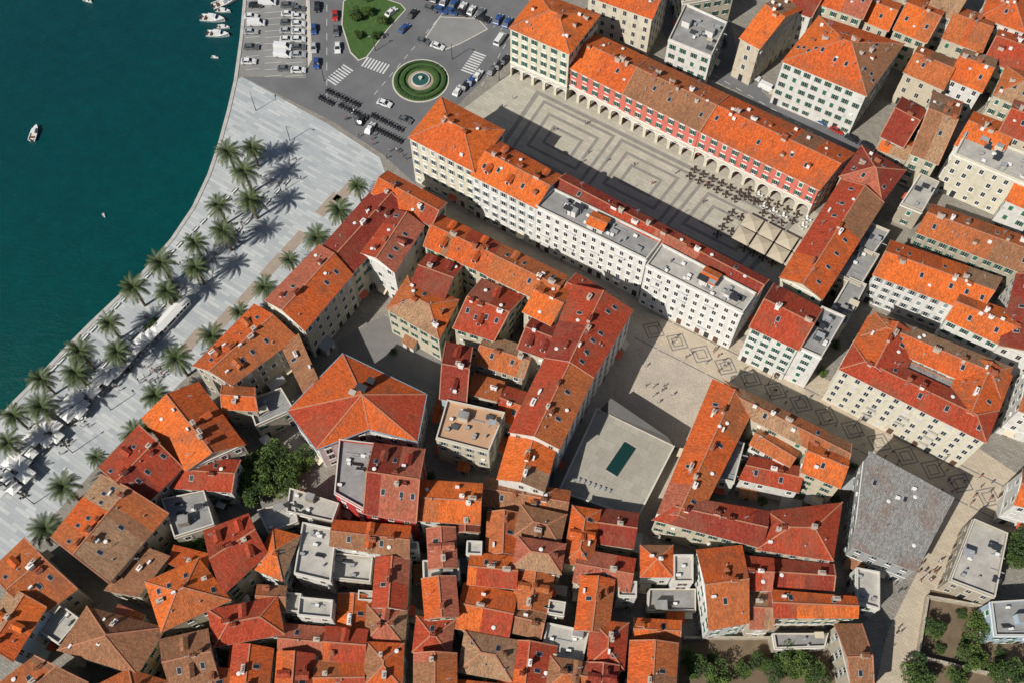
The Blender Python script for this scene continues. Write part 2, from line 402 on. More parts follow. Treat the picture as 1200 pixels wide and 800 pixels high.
def Q(*a): return [(a[i],a[i+1]) for i in range(0,len(a),2)]
def B(cx,cy,L,Wd,ang):
    t=math.radians(ang);a=(math.cos(t),math.sin(t));b=(-a[1],a[0])
    return [(cx-a[0]*L/2-b[0]*Wd/2,cy-a[1]*L/2-b[1]*Wd/2),(cx+a[0]*L/2-b[0]*Wd/2,cy+a[1]*L/2-b[1]*Wd/2),(cx+a[0]*L/2+b[0]*Wd/2,cy+a[1]*L/2+b[1]*Wd/2),(cx-a[0]*L/2+b[0]*Wd/2,cy-a[1]*L/2+b[1]*Wd/2)]
# ===== Prokurative lower wing
building('palace_wing',Q(480,161,555,200,590,153,517,115),18.5,'hip','o','B',.42,2.6,SH[3],white,chim=4,sky=0,jit=0,wide=.2,skip=0,arch=True)
building('palace_wing',Q(553,205,628,243,658,207,586,167),17.5,'gable','a','w',.42,2.6,SH[3],white,chim=6,sky=5,jit=0,skip=0,arch=True,dorm=3)
building('palace_wing',Q(627,243,757,306,775,283,648,222),17.2,'flat','g','w',sp=2.5,sh=None,surr=white,jit=0,skip=0,arch=True,clutter=28,balc=True)
building('palace_wing',Q(648,222,886,345,899,328,664,205),17.0,'gable','d','w',.4,2.6,None,white,chim=7,sky=3,jit=0)
building('palace_wing',Q(757,312,870,368,886,345,775,287),17.4,'flat','w','w',sp=2.4,sh=None,surr=white,jit=0,skip=0,arch=True,clutter=24,balc=True)
building('palace_roof_pavilion',Q(688,262,706,270,714,257,696,249),19.0,'gable','o','w',.3,jit=0,chim=0,sky=0)
building('palace_roof_pavilion',Q(820,326,836,334,844,322,828,314),19.0,'gable','o','w',.3,jit=0,chim=0,sky=0)
building('palace_wing',Q(880,383,935,409,962,362,908,334),16.0,'gable','r','w',.4,2.5,SH[0],white,chim=3,sky=1,jit=0,skip=0)
building('apartment_building',Q(935,408,962,420,990,372,962,360),15.4,'flat','g','w',sp=2.5,sh=SH[0],clutter=10,jit=0,skip=0)
# upper wing
building('palace_corner_block',Q(598,33,667,63,702,18,630,-8),18.5,'hip','o','B',.42,2.6,SH[0],white,chim=4,sky=0,jit=0,wide=.2,skip=0,arch=True,arc={0:'B'})
for k,(x0,x1,rc) in enumerate(((0,.22,'o'),(.22,.52,'m'),(.52,1,'a'))):
    def lp(t,s): 
        a=(667+(960-667)*t,79+(222-79)*t);b=(693+(1000-693)*t,38+(180-38)*t); return (a[0]+(b[0]-a[0])*s,a[1]+(b[1]-a[1])*s)
    p=[lp(x0,0),lp(x1,0),lp(x1,1),lp(x0,1)]
    building('arcaded_palace_wing',p,12.3+(k==1)*.25,'gable',rc,'K',.4,2.9,SH[0],white,chim=5+k*2,sky=2+k*3,jit=0,wide=.14,skip=0,arc={0:'B'},arch=True)
building('townhouse',Q(985,207,1033,236,1060,200,1010,172),13,'hip','d','c',.4,jit=0)
building('palace_wing',Q(1034,238,963,350,915,325,986,212),13.4,'gable','a','B',.36,2.6,SH[0],white,chim=3,sky=7,jit=0)
# right side
L=[
('townhouse',Q(1025,322,1145,368,1172,326,1045,283),12,'gable','o','w'),
('townhouse',Q(1075,272,1205,322,1222,285,1093,240),12,'gable','b','s'),
('townhouse',Q(1110,374,1187,410,1203,372,1127,345),12.6,'gable','o','w'),
('townhouse',Q(1192,322,1172,404,1222,425,1240,335),14,'gable','d','w'),
('townhouse',Q(968,372,990,382,1015,335,995,326),9,'flat','g','c'),
('townhouse',Q(978,322,1008,336,1030,300,1000,288),9,'flat','g','s'),
('townhouse',Q(1000,290,1022,300,1042,272,1018,262),9,'flat','g','c'),
('corner_palace',Q(918,72,1015,112,1058,52,960,20),16,'hip','a','w'),
('apartment_building',Q(868,45,890,57,938,12,918,-4),15,'gable','o','c'),
('apartment_building',Q(783,48,833,68,852,28,803,6),13,'flat','g','w'),
('apartment_building',Q(690,-4,764,22,785,-18,712,-45),16,'gable','o','B'),
('apartment_building',Q(800,5,860,-5,850,-45,790,-40),12,'flat','w','c'),
('townhouse',Q(1048,35,1085,50,1108,10,1070,-5),13,'gable','a','c'),
('townhouse',Q(1085,15,1118,22,1140,-12,1106,-25),13,'gable','o','w'),
('townhouse',Q(1105,45,1150,62,1165,22,1122,8),12,'gable','m','c'),
('townhouse',Q(1150,20,1200,38,1215,0,1165,-18),13,'hip','a','w'),
('townhouse',Q(1060,85,1105,105,1122,72,1078,55),12,'gable','b','c'),
('townhouse',Q(1112,92,1150,108,1168,70,1130,58),12,'gable','o','w'),
('townhouse',Q(1155,70,1210,92,1225,50,1172,35),11,'gable','r','c'),
('townhouse',Q(1068,180,1098,192,1126,120,1095,108),12,'gable','k','c'),
('townhouse',Q(1033,160,1058,172,1085,130,1058,115),10,'gable','d','s'),
('townhouse',Q(1120,170,1168,190,1190,150,1142,132),13,'gable','o','w'),
('townhouse',Q(1165,112,1215,132,1228,90,1180,78),11,'hip','m','c'),
('apartment_building',Q(1118,182,1205,218,1222,188,1132,155),15,'flat','w','B'),
('townhouse',Q(1172,155,1212,170,1225,130,1190,118),16,'gable','r','c'),
('townhouse',Q(1030,175,1062,188,1072,168,1040,155),8,'gable','o','s'),
('townhouse',Q(1180,235,1215,250,1230,215,1195,200),12,'gable','o','w'),
('townhouse',Q(1040,-8,1075,-2,1090,-45,1050,-50),12,'gable','a','c'),
('townhouse',Q(905,5,950,20,975,-18,930,-35),14,'gable','r','w'),
('townhouse',Q(960,5,1010,22,1030,-18,980,-35),14,'gable','m','c'),
('townhouse',Q(1055,240,1080,250,1100,215,1078,205),7,'flat','w','s'),
('townhouse',Q(1000,20,1040,36,1055,5,1015,-8),11,'gable','o','c'),
]
for nm,q,h,t,r,w in L: building(nm,q,h,t,r,w,skip=.05)
E_=[(985,432),(1155,517),(1188,432),(1022,365)]
def bl(q,s,t): 
    a=(q[0][0]+(q[1][0]-q[0][0])*s,q[0][1]+(q[1][1]-q[0][1])*s);b=(q[3][0]+(q[2][0]-q[3][0])*s,q[3][1]+(q[2][1]-q[3][1])*s)
    return (a[0]+(b[0]-a[0])*t,a[1]+(b[1]-a[1])*t)
def sub(q,s0,s1,t0,t1): return [bl(q,s0,t0),bl(q,s1,t0),bl(q,s1,t1),bl(q,s0,t1)]
kw=dict(sh=SH[2],surr=trim,jit=0,skip=0,arch=True)
building('stone_palace',sub(E_,0,1,0,.42),16,'hip','r','B',.36,2.9,chim=4,sky=5,balc=True,**kw)
building('stone_palace',sub(E_,.02,.98,.6,1),16.05,'hip','m','B',.4,2.9,chim=4,sky=2,**kw)
e2=sub(E_,.0,.36,.2,.9);building('stone_palace',[e2[1],e2[2],e2[3],e2[0]],15.8,'gable','r','B',.34,2.9,chim=2,sky=1,**kw)
e2=sub(E_,.68,1,.2,.9);building('stone_palace',[e2[1],e2[2],e2[3],e2[0]],15.85,'gable','a','B',.34,2.9,chim=2,sky=1,**kw)
building('glazed_courtyard_roof',sub(E_,.36,.68,.38,.64),14.5,'gable','g','B',.2,jit=0,chim=0,sky=0)
# central block
L=[
('waterfront_house',Q(478,248,412,320,378,290,440,220),14,'gable','d','c'),
('waterfront_house',Q(412,322,357,386,312,352,374,288),14,'gable','r','c'),
('townhouse',Q(437,226,505,264,522,238,455,202),14.6,'gable','a','c'),
('townhouse',Q(496,265,462,318,424,296,458,246),15,'gable','d','w'),
('townhouse',Q(498,288,572,322,590,288,516,252),13,'gable','a','c'),
('townhouse',Q(570,322,645,358,664,324,590,288),13.5,'gable','m','c'),
('townhouse',Q(614,365,645,380,672,342,642,328),14.5,'gable','o','c'),
('townhouse',Q(454,362,514,396,536,352,478,325),12,'hip','o','c'),
('townhouse',Q(482,336,520,350,541,312,502,298),13,'gable','d','y'),
('townhouse',Q(533,384,578,398,612,348,566,328),12.5,'gable','r','c'),
('townhouse',Q(557,425,612,442,625,410,572,393),11,'gable','k','s'),
('townhouse',Q(524,402,552,408,545,470,517,466),12,'gable','d','u'),
('townhouse',Q(608,408,642,420,660,384,627,370),13,'gable','d','c'),
('townhouse',Q(556,438,590,448,582,472,550,464),10,'shed','m','c'),
('townhouse',Q(590,452,622,462,606,500,584,488),9,'gable','r','s'),
('flat_roof_house',Q(511,514,573,530,592,484,524,469),12,'flat','b','c'),
('apartment_building',Q(740,364,695,440,640,418,672,335),16,'gable','r','w'),
('apartment_building',Q(695,441,655,524,598,505,640,419),15.6,'gable','p','w'),
('apartment_building',Q(650,527,637,574,584,560,598,512),14,'gable','o','w'),
('townhouse',Q(655,350,690,362,708,340,676,322),14,'gable','r','c'),
('townhouse',Q(645,375,668,383,678,358,656,350),10,'flat','g','c'),
('waterfront_palace',Q(272,450,346,395,298,358,228,428),13,'gable','m','S'),
('waterfront_palace',Q(332,408,356,458,372,446,350,396),12,'shed','b','S'),
('townhouse',Q(262,478,300,480,297,455,262,452),11,'gable','a','S'),
('roofless_palace_ruin',Q(300,500,345,480,330,455,290,470),7,'flat','g','S'),
('townhouse',Q(232,449,285,520,218,550,168,490),12,'gable','a','c'),
('townhouse',Q(118,547,162,500,212,548,168,592),12,'gable','r','c'),
('townhouse',Q(205,535,280,540,270,575,200,570),9,'gable','r','w'),
('townhouse',Q(62,628,118,558,195,602,128,680),12,'gable','m','c'),
('townhouse',Q(-10,668,28,632,88,690,45,722),12,'gable','a','c'),
('townhouse',Q(70,760,102,712,192,736,160,788),12,'hip','b','y'),
('townhouse',Q(-25,745,12,690,52,712,15,772),13,'gable','o','u'),
('townhouse',Q(40,735,68,705,95,725,70,755),9,'flat','w','s'),
('townhouse',Q(125,690,165,640,200,655,165,700),9,'shed','b','S'),
('townhouse',Q(0,800,40,770,100,800,60,840),12,'gable','b','c'),
('townhouse',Q(110,805,150,785,200,800,180,840),11,'hip','m','c'),
('townhouse',Q(190,585,240,575,252,615,205,630),8,'flat','g','S'),
('townhouse',Q(172,682,232,655,268,702,190,738),12,'hip','o','c'),
('townhouse',Q(240,622,290,603,312,648,262,694),12,'gable','r','c'),
('townhouse',Q(320,620,350,628,330,678,298,665),11,'hip','o','w'),
('townhouse',Q(205,640,245,650,240,680,200,660),8,'shed','a','S'),
('terrace_house',Q(355,612,395,620,388,682,345,672),10,'flat','w','w'),
('townhouse',Q(392,610,480,617,478,652,388,638),12,'gable','a','w'),
('townhouse',Q(340,572,398,590,390,612,336,600),8,'flat','w','S'),
('red_house',Q(398,515,440,520,428,598,392,578),12,'flat','g','R'),
('red_house',Q(440,520,496,527,486,610,428,600),13.5,'gable','d','R'),
('townhouse',Q(302,598,345,588,350,612,315,625),8,'flat','w','S'),
]
for nm,q,h,t,r,w in L: building(nm,q,h,t,r,w,dorm=R.choice([0,0,0,1,2]) if t=='gable' else 0)
def poly_hall():
    h=13; pix=[(340,481),(372,523),(432,500),(487,514),(497,463),(402,417)]
    q=[P(x,y,h).to_2d() for x,y in pix]
    if area(q)<0:q.reverse()
    c=sum(q,Vector((0,0)))/6; org=(c.x,c.y,0)
    root=bpy.data.objects.new('polygonal_hall',None);root.location=org;sc.collection.objects.link(root)
    W=MB();RF=MB();WN=MB()
    blue=basic('blue_grey_gutter',(.22,.31,.38),.5,.1)
    for i in range(6):
        a,b=q[i],q[(i+1)%6]; W.face([(a.x,a.y,0),(b.x,b.y,0),(b.x,b.y,h),(a.x,a.y,h)],WM['w']); windows(WN,a,b,0,h,3.2,None,white,1.3,2.2)
    e=offset(q,.5); ap=P(424,462,h+3.6); e3=offset(q,.7)
    for i in range(6):
        a,b=e[i],e[(i+1)%6]; RF.face([(a.x,a.y,h),(b.x,b.y,h),tuple(ap)],RM['a' if i%3 else 'r'])
        x,y=e3[i],e3[(i+1)%6]
        RF.face([(a.x,a.y,h-.02),(b.x,b.y,h-.02),(y.x,y.y,h-.02),(x.x,x.y,h-.02)],blue)
        RF.face([(x.x,x.y,h-.3),(y.x,y.y,h-.3),(y.x,y.y,h-.02),(x.x,x.y,h-.02)],blue)
        RF.beam((a.x,a.y,h+.05),(ap.x,ap.y,ap.z+.05),.3,.14,mortar)
    p=P(424,455,h+3); 
    WN.box(p,(.9,-.4),2.6,1.6,h+2,h+3.9,dark); WN.box(p+Vector((-2,-1,0)),(.9,-.4),1.6,1.2,h+2,h+3.4,chimm); WN.box(p+Vector((2,2,0)),(.9,-.4),1.8,1.4,h+2,h+3.5,dark)
    W.obj('walls',root,org);RF.obj('roof',root,org);WN.obj('windows',root,org,False)
poly_hall()
L=[
('long_townhouse',Q(836,446,772,600,816,610,882,478),11,'gable','m','c'),
('long_townhouse',Q(884,492,990,546,996,520,850,446),12,'gable','b','c'),
('townhouse',Q(940,552,984,570,995,530,950,512),12.6,'gable','o','c'),
('long_townhouse',Q(768,608,892,640,900,600,815,585),11.5,'gable','d','c'),
('townhouse',Q(888,642,975,655,985,590,900,600),11.8,'hip','r','c'),
('townhouse',Q(868,560,935,575,940,548,880,535),8,'gable','r','w'),
('townhouse',Q(835,560,860,566,872,520,850,512),8,'flat','g','w'),
('townhouse',Q(880,520,925,545,935,530,890,500),9,'gable','m','w'),
('gallery_building',Q(1000,640,1072,668,1106,592,1012,540),10,'shed','g','G'),
('conservatory',Q(1003,706,1030,714,1030,670,1003,665),6,'flat','w','w'),
('flat_roof_house',Q(1112,680,1165,700,1180,625,1140,608),7,'flat','w','s'),
('townhouse',Q(818,645,868,640,876,728,832,736),11,'gable','a','w'),
('townhouse',Q(872,652,905,655,903,690,876,690),11,'gable','r','w'),
('townhouse',Q(905,692,1002,700,1004,722,908,722),10,'gable','a','c'),
('townhouse',Q(878,692,904,694,904,735,880,735),9,'gable','p','c'),
('townhouse',Q(980,732,1008,732,1022,812,1000,815),9,'gable','b','s'),
('townhouse',Q(905,742,970,742,966,758,908,760),5,'flat','g','s'),
('townhouse',Q(905,655,975,662,975,690,905,688),9,'gable','d','s'),
('townhouse',Q(752,640,787,640,787,674,752,674),9,'hip','a','w'),
('townhouse',Q(789,650,812,650,812,682,789,682),9,'flat','w','w'),
('townhouse',Q(760,690,815,690,815,716,758,716),4,'flat','g','s'),
('townhouse',Q(745,725,796,728,794,752,743,750),9,'gable','o','c'),
('townhouse',Q(1160,705,1210,702,1215,745,1165,745),7,'flat','g','u'),
('apartment_building',Q(1190,590,1230,600,1240,560,1200,550),12,'gable','o','w'),
('townhouse',Q(1195,480,1240,495,1240,440,1205,430),13,'gable','m','w'),
]
for nm,q,h,t,r,w in L:
    if nm=='gallery_building': building(nm,q,h,t,r,w,chim=0,sky=3)
    else: building(nm,q,h,t,r,w)
T=[
(528,588,66,44,5,'o','w'),(518,642,42,30,90,'p','w'),(517,668,42,24,0,'W','w'),(516,700,42,36,88,'m','c'),(508,745,40,38,4,'r','c'),(510,790,44,46,92,'m','w'),
(617,583,92,30,7,'b','s'),(590,625,44,36,95,'m','c'),(578,668,52,34,5,'a','w'),(570,715,58,50,12,'a','c'),(572,768,58,44,8,'k','c'),
(633,615,50,34,10,'b','c'),(632,650,52,32,8,'p','s'),(625,690,46,40,100,'m','c'),(613,726,44,30,12,'b','s'),(618,778,44,60,95,'r','c'),
(682,628,62,30,97,'a','c'),(720,618,46,38,10,'d','c'),(708,668,62,36,8,'r','c'),(697,708,58,36,98,'m','c'),(662,752,50,36,10,'W','w'),(712,755,50,40,97,'r','c'),(675,792,60,34,8,'b','c'),
(765,780,50,52,95,'a','c'),(705,795,30,34,95,'d','c'),
(458,683,54,36,92,'r','c'),(452,732,42,40,5,'p','w'),(450,778,46,40,92,'a','c'),
(414,718,38,34,95,'o','y'),(405,755,44,36,5,'r','c'),(398,795,54,40,2,'a','c'),
(370,712,40,22,3,'W','w'),(356,752,52,36,8,'p','c'),(345,792,50,40,94,'r','c'),
(288,728,76,40,-10,'r','c'),(292,785,52,46,95,'a','c'),(222,772,52,56,-12,'b','c'),(250,800,30,40,90,'m','c'),
(412,665,48,30,8,'W','s'),(335,705,36,22,5,'W','s'),(318,700,30,26,0,'b','s'),
(560,815,60,30,5,'a','c'),(500,830,50,30,5,'r','c'),(740,828,60,30,5,'m','c'),(430,830,60,24,5,'b','c'),(330,832,60,30,5,'o','c'),(620,830,50,30,5,'a','c'),
(140,832,70,30,5,'b','c'),(235,838,60,30,5,'a','c'),
(305,655,14,26,90,'b','s'),(150,725,30,20,20,'p','s'),(545,615,14,30,90,'d','c'),
(556,642,18,16,5,'W','w'),(652,712,20,16,8,'W','s'),(735,690,18,22,90,'W','w'),(480,640,10,20,90,'W','w'),(380,775,16,22,90,'W','w'),(430,698,20,12,5,'W','s'),
]
for cx,cy,l,w,a,r,wc in T:
    hh=R.choice([9,10,10.5,11.5,12.5])
    if r=='W': building('terrace_house',B(cx,cy,l,w,a+R.uniform(-3,3)),hh-1,'flat','w',wc)
    else: building('townhouse',B(cx,cy,l*1.05,w*1.03,a+R.uniform(-3,3)),hh,R.choice(['gable','gable','gable','hip']),r,wc,dorm=R.choice([0,0,1]),pitch=R.uniform(.32,.5))
def pavilion():
    h=4.2; q=[P(x,y,h).to_2d() for x,y in Q(655,575,747,606,790,522,700,478)]
    if area(q)<0:q.reverse()
    c=sum(q,Vector((0,0)))/4;org=(c.x,c.y,0)
    m=MB(); pm=slab('pavilion_roof_slabs',(.31,.285,.235),(.36,.33,.275),(.27,.25,.21),2.2,2.2,.05,.5,.28)
    gl=basic('green_glass',(.01,.04,.035),.15,.1)
    m.prism(q,0,h,WM['G'],pm)
    o=P(727,538,h).to_2d(); u=(P(740,520,h)-P(715,557,h)).to_2d().normalized()
    m.box(o,u,8.2,3.0,h,h+.35,greym,gl)
    for i in range(4):
        a,b=q[i],q[(i+1)%4]; m.beam((a.x,a.y,h+.1),(b.x,b.y,h+.1),.4,.25,trim)
    for k in range(8): x=P(672+k*6,560+k*2.2,h); m.box(x,u,.8,.5,h,h+.5,greym)
    dk=basic('dark_wedge',(.09,.085,.08),.8,.2)  # one dark tone on every face of the sloped wedge
    a=P(703,480,h+.1);b=P(790,522,h+.1);c1=P(783,512,8.5);d=P(716,466,7.5)
    m.face([a,b,c1,d],dk)
    e=P(795,526,0);f=P(716,486,0)
    m.face([b,(e.x,e.y,0),c1],dk);m.face([d,c1,(e.x,e.y,0),(f.x,f.y,0)],dk);m.face([a,d,(f.x,f.y,0)],dk)
    m.obj('gallery_pavilion',None,org)
pavilion()
# ---------------- ground, water
coast=[(285,0),(281,45),(274,95),(266,130),(255,170),(243,205),(225,243),(200,280),(170,315),(140,345),(105,378),(75,408),(45,440),(15,470),(0,487),(-60,540)]
CW=[P(x,y).to_2d() for x,y in coast]
top=CW[0]+Vector((-30,400)); bot=CW[-1]+Vector((-900,-600))
CP=[top+Vector((-400,1600))]+[top]+CW+[bot,bot+Vector((-1500,-600))]
m=MB(); land=[(p.x,p.y,0) for p in CP]+[(-3000,-3500,0),(3500,-3500,0),(3500,3500,0),(-300,3500,0)]
alley=slab('alley_paving',(.22,.20,.17),(.29,.265,.225),(.15,.14,.12),1.0,.6,.05,.6,.35)
m.face(land,alley); m.obj('ground')
m=MB(); quay=basic('quay_stone',(.48,.46,.42),.85,.2)
for i in range(len(CP)-1):
    a,b=CP[i],CP[i+1]; m.face([(a.x,a.y,-4),(b.x,b.y,-4),(b.x,b.y,.02),(a.x,a.y,.02)],quay)
    d=(b-a).normalized();n=Vector((-d.y,d.x)); 
    a2,b2=a+n*1.0,b+n*1.0
    m.face([(a.x,a.y,.16),(b.x,b.y,.16),(b2.x,b2.y,.16),(a2.x,a2.y,.16)],quay)
    m.face([(a.x,a.y,.02),(a.x,a.y,.16),(b.x,b.y,.16),(b.x,b.y,.02)],quay); m.face([(a2.x,a2.y,0),(b2.x,b2.y,0),(b2.x,b2.y,.16),(a2.x,a2.y,.16)],quay)
m.obj('quay_wall')
sea,nt,b=newmat('sea_water'); v=coords(nt)
sx=nt.nodes.new('ShaderNodeSeparateXYZ'); nt.links.new(v,sx.inputs[0])
mr=nt.nodes.new('ShaderNodeMapRange'); mr.inputs[1].default_value=80; mr.inputs[2].default_value=230; nt.links.new(sx.outputs[1],mr.inputs[0])
k=mix(nt,mr.outputs[0],(.0,.052,.042,1),(.001,.030,.042,1))
k=mix(nt,noise(nt,v,.02,4),k,(.0,.06,.058,1))
k=mix(nt,1.0,k,mix(nt,noise(nt,v,.3,5),(.7,.7,.7,1),(1.3,1.3,1.3,1)),'MULTIPLY')
nt.links.new(k,b.inputs['Base Color']); b.inputs['Roughness'].default_value=.12; b.inputs['Specular IOR Level'].default_value=.35
bp=nt.nodes.new('ShaderNodeBump'); bp.inputs['Strength'].default_value=.8; bp.inputs['Distance'].default_value=.4
nt.links.new(noise(nt,coords(nt,'Object',.6,(1,2.2,1)),.5,7,.72),bp.inputs['Height']); nt.links.new(bp.outputs[0],b.inputs['Normal'])
m=MB(); m.face([(-5000,-5000,-1.3),(5000,-5000,-1.3),(5000,5000,-1.3),(-5000,5000,-1.3)],sea); m.obj('sea_water')
def flat(name,pix,z,mat):
    m=MB(); q=[P(x,y) for x,y in pix]
    if area([p.to_2d() for p in q])<0:q.reverse()
    m.face([(p.x,p.y,z) for p in q],mat); return m.obj(name)
WD=(P(866,425)-P(487,215)).to_2d().normalized(); WA=math.atan2(WD.y,WD.x)
rd=(P(200,280)-P(45,440)).to_2d(); RA=math.atan2(rd.y,rd.x)
riva=slab('promenade_slabs',(.34,.365,.375),(.50,.51,.50),(.30,.32,.33),4.5,1.0,.04,-RA+math.pi/2,.18)
marm=slab('street_slabs',(.43,.36,.265),(.50,.425,.32),(.33,.28,.22),1.4,.7,.04,-WA,.2)
plaza=slab('plaza_cobbles',(.41,.35,.28),(.50,.435,.355),(.33,.28,.23),.5,.35,.04,-WA+.2,.34)
sqm=slab('square_slabs',(.38,.35,.28),(.45,.42,.34),(.28,.26,.22),2.2,1.1,.04,-WA,.22)
asph=basic('asphalt',(.16,.16,.165),.9,.25,.12,3)
asph2=basic('asphalt_light',(.25,.245,.235),.9,.2,.12,3)
band=basic('grey_stone_band',(.19,.18,.17),.85,.15)
bandl=basic('grey_stone_inlay',(.25,.235,.21),.85,.2)
lawn=basic('lawn_grass',(.06,.125,.025),.95,.35,.8,6)
hedge=basic('hedge_leaves',(.035,.08,.02),.95,.4,1.5,6)
soil=basic('garden_soil',(.18,.13,.08),.95,.35,.3,2)
bed=basic('promenade_bed',(.36,.29,.23),.9,.15)
flat('promenade',[(283,90),(385,146),(445,185),(452,205),(370,300),(300,362),(228,432),(115,545),(30,640),(-60,740),(-170,850),(-170,640)]+list(reversed(coast))[0:1]+[(x+2,y) for x,y in reversed(coast[2:-1])],.004,riva)
flat('asphalt_road',[(370,-60),(360,20),(358,92),(283,90),(385,140),(447,180),(487,216),(520,140),(560,100),(600,60),(640,-60)],.008,asph)
flat('parking_lot',[(287,-60),(285,0),(281,60),(283,89),(357,91),(359,20),(368,-60)],.008,asph2)
flat('asphalt_road',[(770,-60),(770,20),(790,75),(860,105),(1000,185),(1065,225),(1078,200),(1010,165),(910,125),(868,80),(855,20),(825,-60)],.008,asph)
flat('paved_square',[(540,130),(600,85),(670,110),(1000,270),(950,350),(560,180)],.012,sqm)
flat('pedestrian_street',[(487,218),(700,300),(870,400),(960,440),(1140,520),(1260,600),(1260,680),(1110,610),(1000,540),(840,455),(745,400),(640,340),(470,225)],.008,marm)
flat('stone_plaza',[(690,380),(742,383),(845,450),(760,640),(640,600)],.012,plaza)
flat('pedestrian_street',[(1110,600),(1190,620),(1120,700),(1070,830),(1020,830),(1040,740),(1075,670)],.012,marm)
flat('garden',[(1090,690),(1230,720),(1230,850),(1060,850),(1075,770)],.016,soil)
flat('garden',[(800,745),(905,745),(975,765),(985,850),(790,850)],.012,soil)
flat('paved_court',[(395,400),(450,370),(530,420),(520,460),(400,430)],.012,band)
def rectband(m,q,s0,s1,t0,t1,w,z,mat):
    def g(s,t): return q[0].lerp(q[1],s).lerp(q[3].lerp(q[2],s),t)
    L1=(q[1]-q[0]).length;L2=(q[3]-q[0]).length;ws=w/L1;wt=w/L2
    for a,b,c,d in ((s0,s1,t0,t0+wt),(s0,s1,t1-wt,t1),(s0,s0+ws,t0+wt,t1-wt),(s1-ws,s1,t0+wt,t1-wt)):
        m.face([(p.x,p.y,z) for p in (g(a,c),g(b,c),g(b,d),g(a,d))],mat)
sq=[P(x,y).to_2d() for x,y in Q(575,175,880,330,945,258,625,100)]
m=MB()
for i in range(3):
    s0=.06+i*.3;s1=s0+.28
    for k in range(3): rectband(m,sq,s0+k*.04,s1-k*.04,.12+k*.12,.88-k*.12,.9,.018+.004*k,bandl)
rectband(m,sq,.02,.98,.04,.96,1.3,.016,bandl)
m.obj('square_paving_pattern')
m=MB()
a0=P(752,380).to_2d();a1=P(1175,590).to_2d();d=(a1-a0).normalized();n=Vector((-d.y,d.x));Ls=(a1-a0).length;k=int(Ls/6.5)
for i in range(k):
    c=a0+d*(i+.5)*Ls/k
    for r0,r1 in ((2.9,2.5),(1.7,1.35)):
        pts=[(d*1.1,n),( n,-d*1.1),(-d*1.1,-n),(-n,d*1.1)]
        for x,y in pts:
            m.face([(*(c+x*r0),.02),(*(c+y*r0),.02),(*(c+y*r1),.02),(*(c+x*r1),.02)],band)
    for s in(-1,1):
        m.face([(*(c+d*-3.1+n*s*4.2),.02),(*(c+d*3.1+n*s*4.2),.02),(*(c+d*3.1+n*s*4.5),.02),(*(c+d*-3.1+n*s*4.5),.02)],band)
m.obj('street_paving_pattern')
m=MB()
for x,y in ((345,285),(320,312),(292,345),(262,375),(225,400),(385,240),(405,225)):
    c=P(x,y).to_2d(); u=Vector((math.cos(RA),math.sin(RA))); m.box(c,u,8,3.0,0,.03,bed)
m.obj('promenade_planting_beds')
def ring(m,c,r0,r1,z,mat,n=48):
    for i in range(n):
        a,b=2*math.pi*i/n,2*math.pi*(i+1)/n
        m.face([(c[0]+r0*math.cos(a),c[1]+r0*math.sin(a),z),(c[0]+r1*math.cos(a),c[1]+r1*math.sin(a),z),(c[0]+r1*math.cos(b),c[1]+r1*math.sin(b),z),(c[0]+r0*math.cos(b),c[1]+r0*math.sin(b),z)],mat)
c=P(493,95); r=(P(527,95)-P(460,95)).length/2
m=MB()
m.cyl(c,r,r,0,.14,trim,48); m.cyl(c,r-.4,r-.4,.1,.18,lawn,48)
for k in range(48):
    a=k*math.pi/24; 
    for rr in (r-1.3,r*.62): m.box((c.x+rr*math.cos(a),c.y+rr*math.sin(a)),(math.cos(a+1.57),math.sin(a+1.57)),.8,.7,.15,.75+R.uniform(-.1,.1),hedge)
rc_=r*.45; ring(m,c,0.01,rc_,.2,bed); m.cyl(c,rc_*.72,rc_*.72,.2,.65,trim,32)
ring(m,c,0.01,rc_*.64,.66,basic('fountain_water',(.03,.1,.09),.1,.1)); m.cyl(c,.3,.25,.66,1.3,trim,12); m.cyl(c,.2,.6,1.3,1.45,trim,16)
m.obj('fountain_roundabout')
def island(pix,name,mat):
    q=[P(x,y).to_2d() for x,y in pix]
    if area(q)<0:q.reverse()
    m=MB(); m.prism(q,0,.13,trim,trim); i=offset(q,-.35); m.prism(i,.1,.17,mat,mat); m.obj(name)
island([(402,2),(420,-8),(440,-5),(470,5),(476,12),(455,35),(430,68),(420,72),(410,62),(400,30)],'lawn_island',lawn)
island([(498,45),(515,20),(560,22),(572,35),(540,52),(520,60)],'paved_traffic_island',asph2)
island([(358,-20),(362,-20),(366,70),(361,80)],'road_median',trim)
mk=MB(); wp=basic('road_paint',(.62,.62,.6),.7,.1)
def stripes(x,y,ang,n,sl,sw,gap):
    c=P(x,y).to_2d(); e=P(x+5*math.cos(math.radians(ang)),y+5*math.sin(math.radians(ang))).to_2d(); u=(e-c).normalized();w=Vector((-u.y,u.x))
    for i in range(n):
        o=c+u*(i-(n-1)/2)*gap; mk.box(o,w,sl,sw,.014,.02,wp)
stripes(398,88,-40,8,4,.5,1.0);stripes(440,77,20,8,4,.5,1.0);stripes(555,74,-55,9,4,.5,1.0);stripes(383,35,90,10,.15,3,6)
stripes(480,62,-50,10,.15,2,4);stripes(588,60,-60,8,.15,2,4);stripes(320,40,90,14,5,.12,2.6);stripes(345,40,90,14,5,.12,2.6);stripes(296,40,90,12,4,.12,2.6)
stripes(560,20,20,8,4,.12,2.5);stripes(900,125,30,12,.15,2,4)
mk.obj('road_markings')
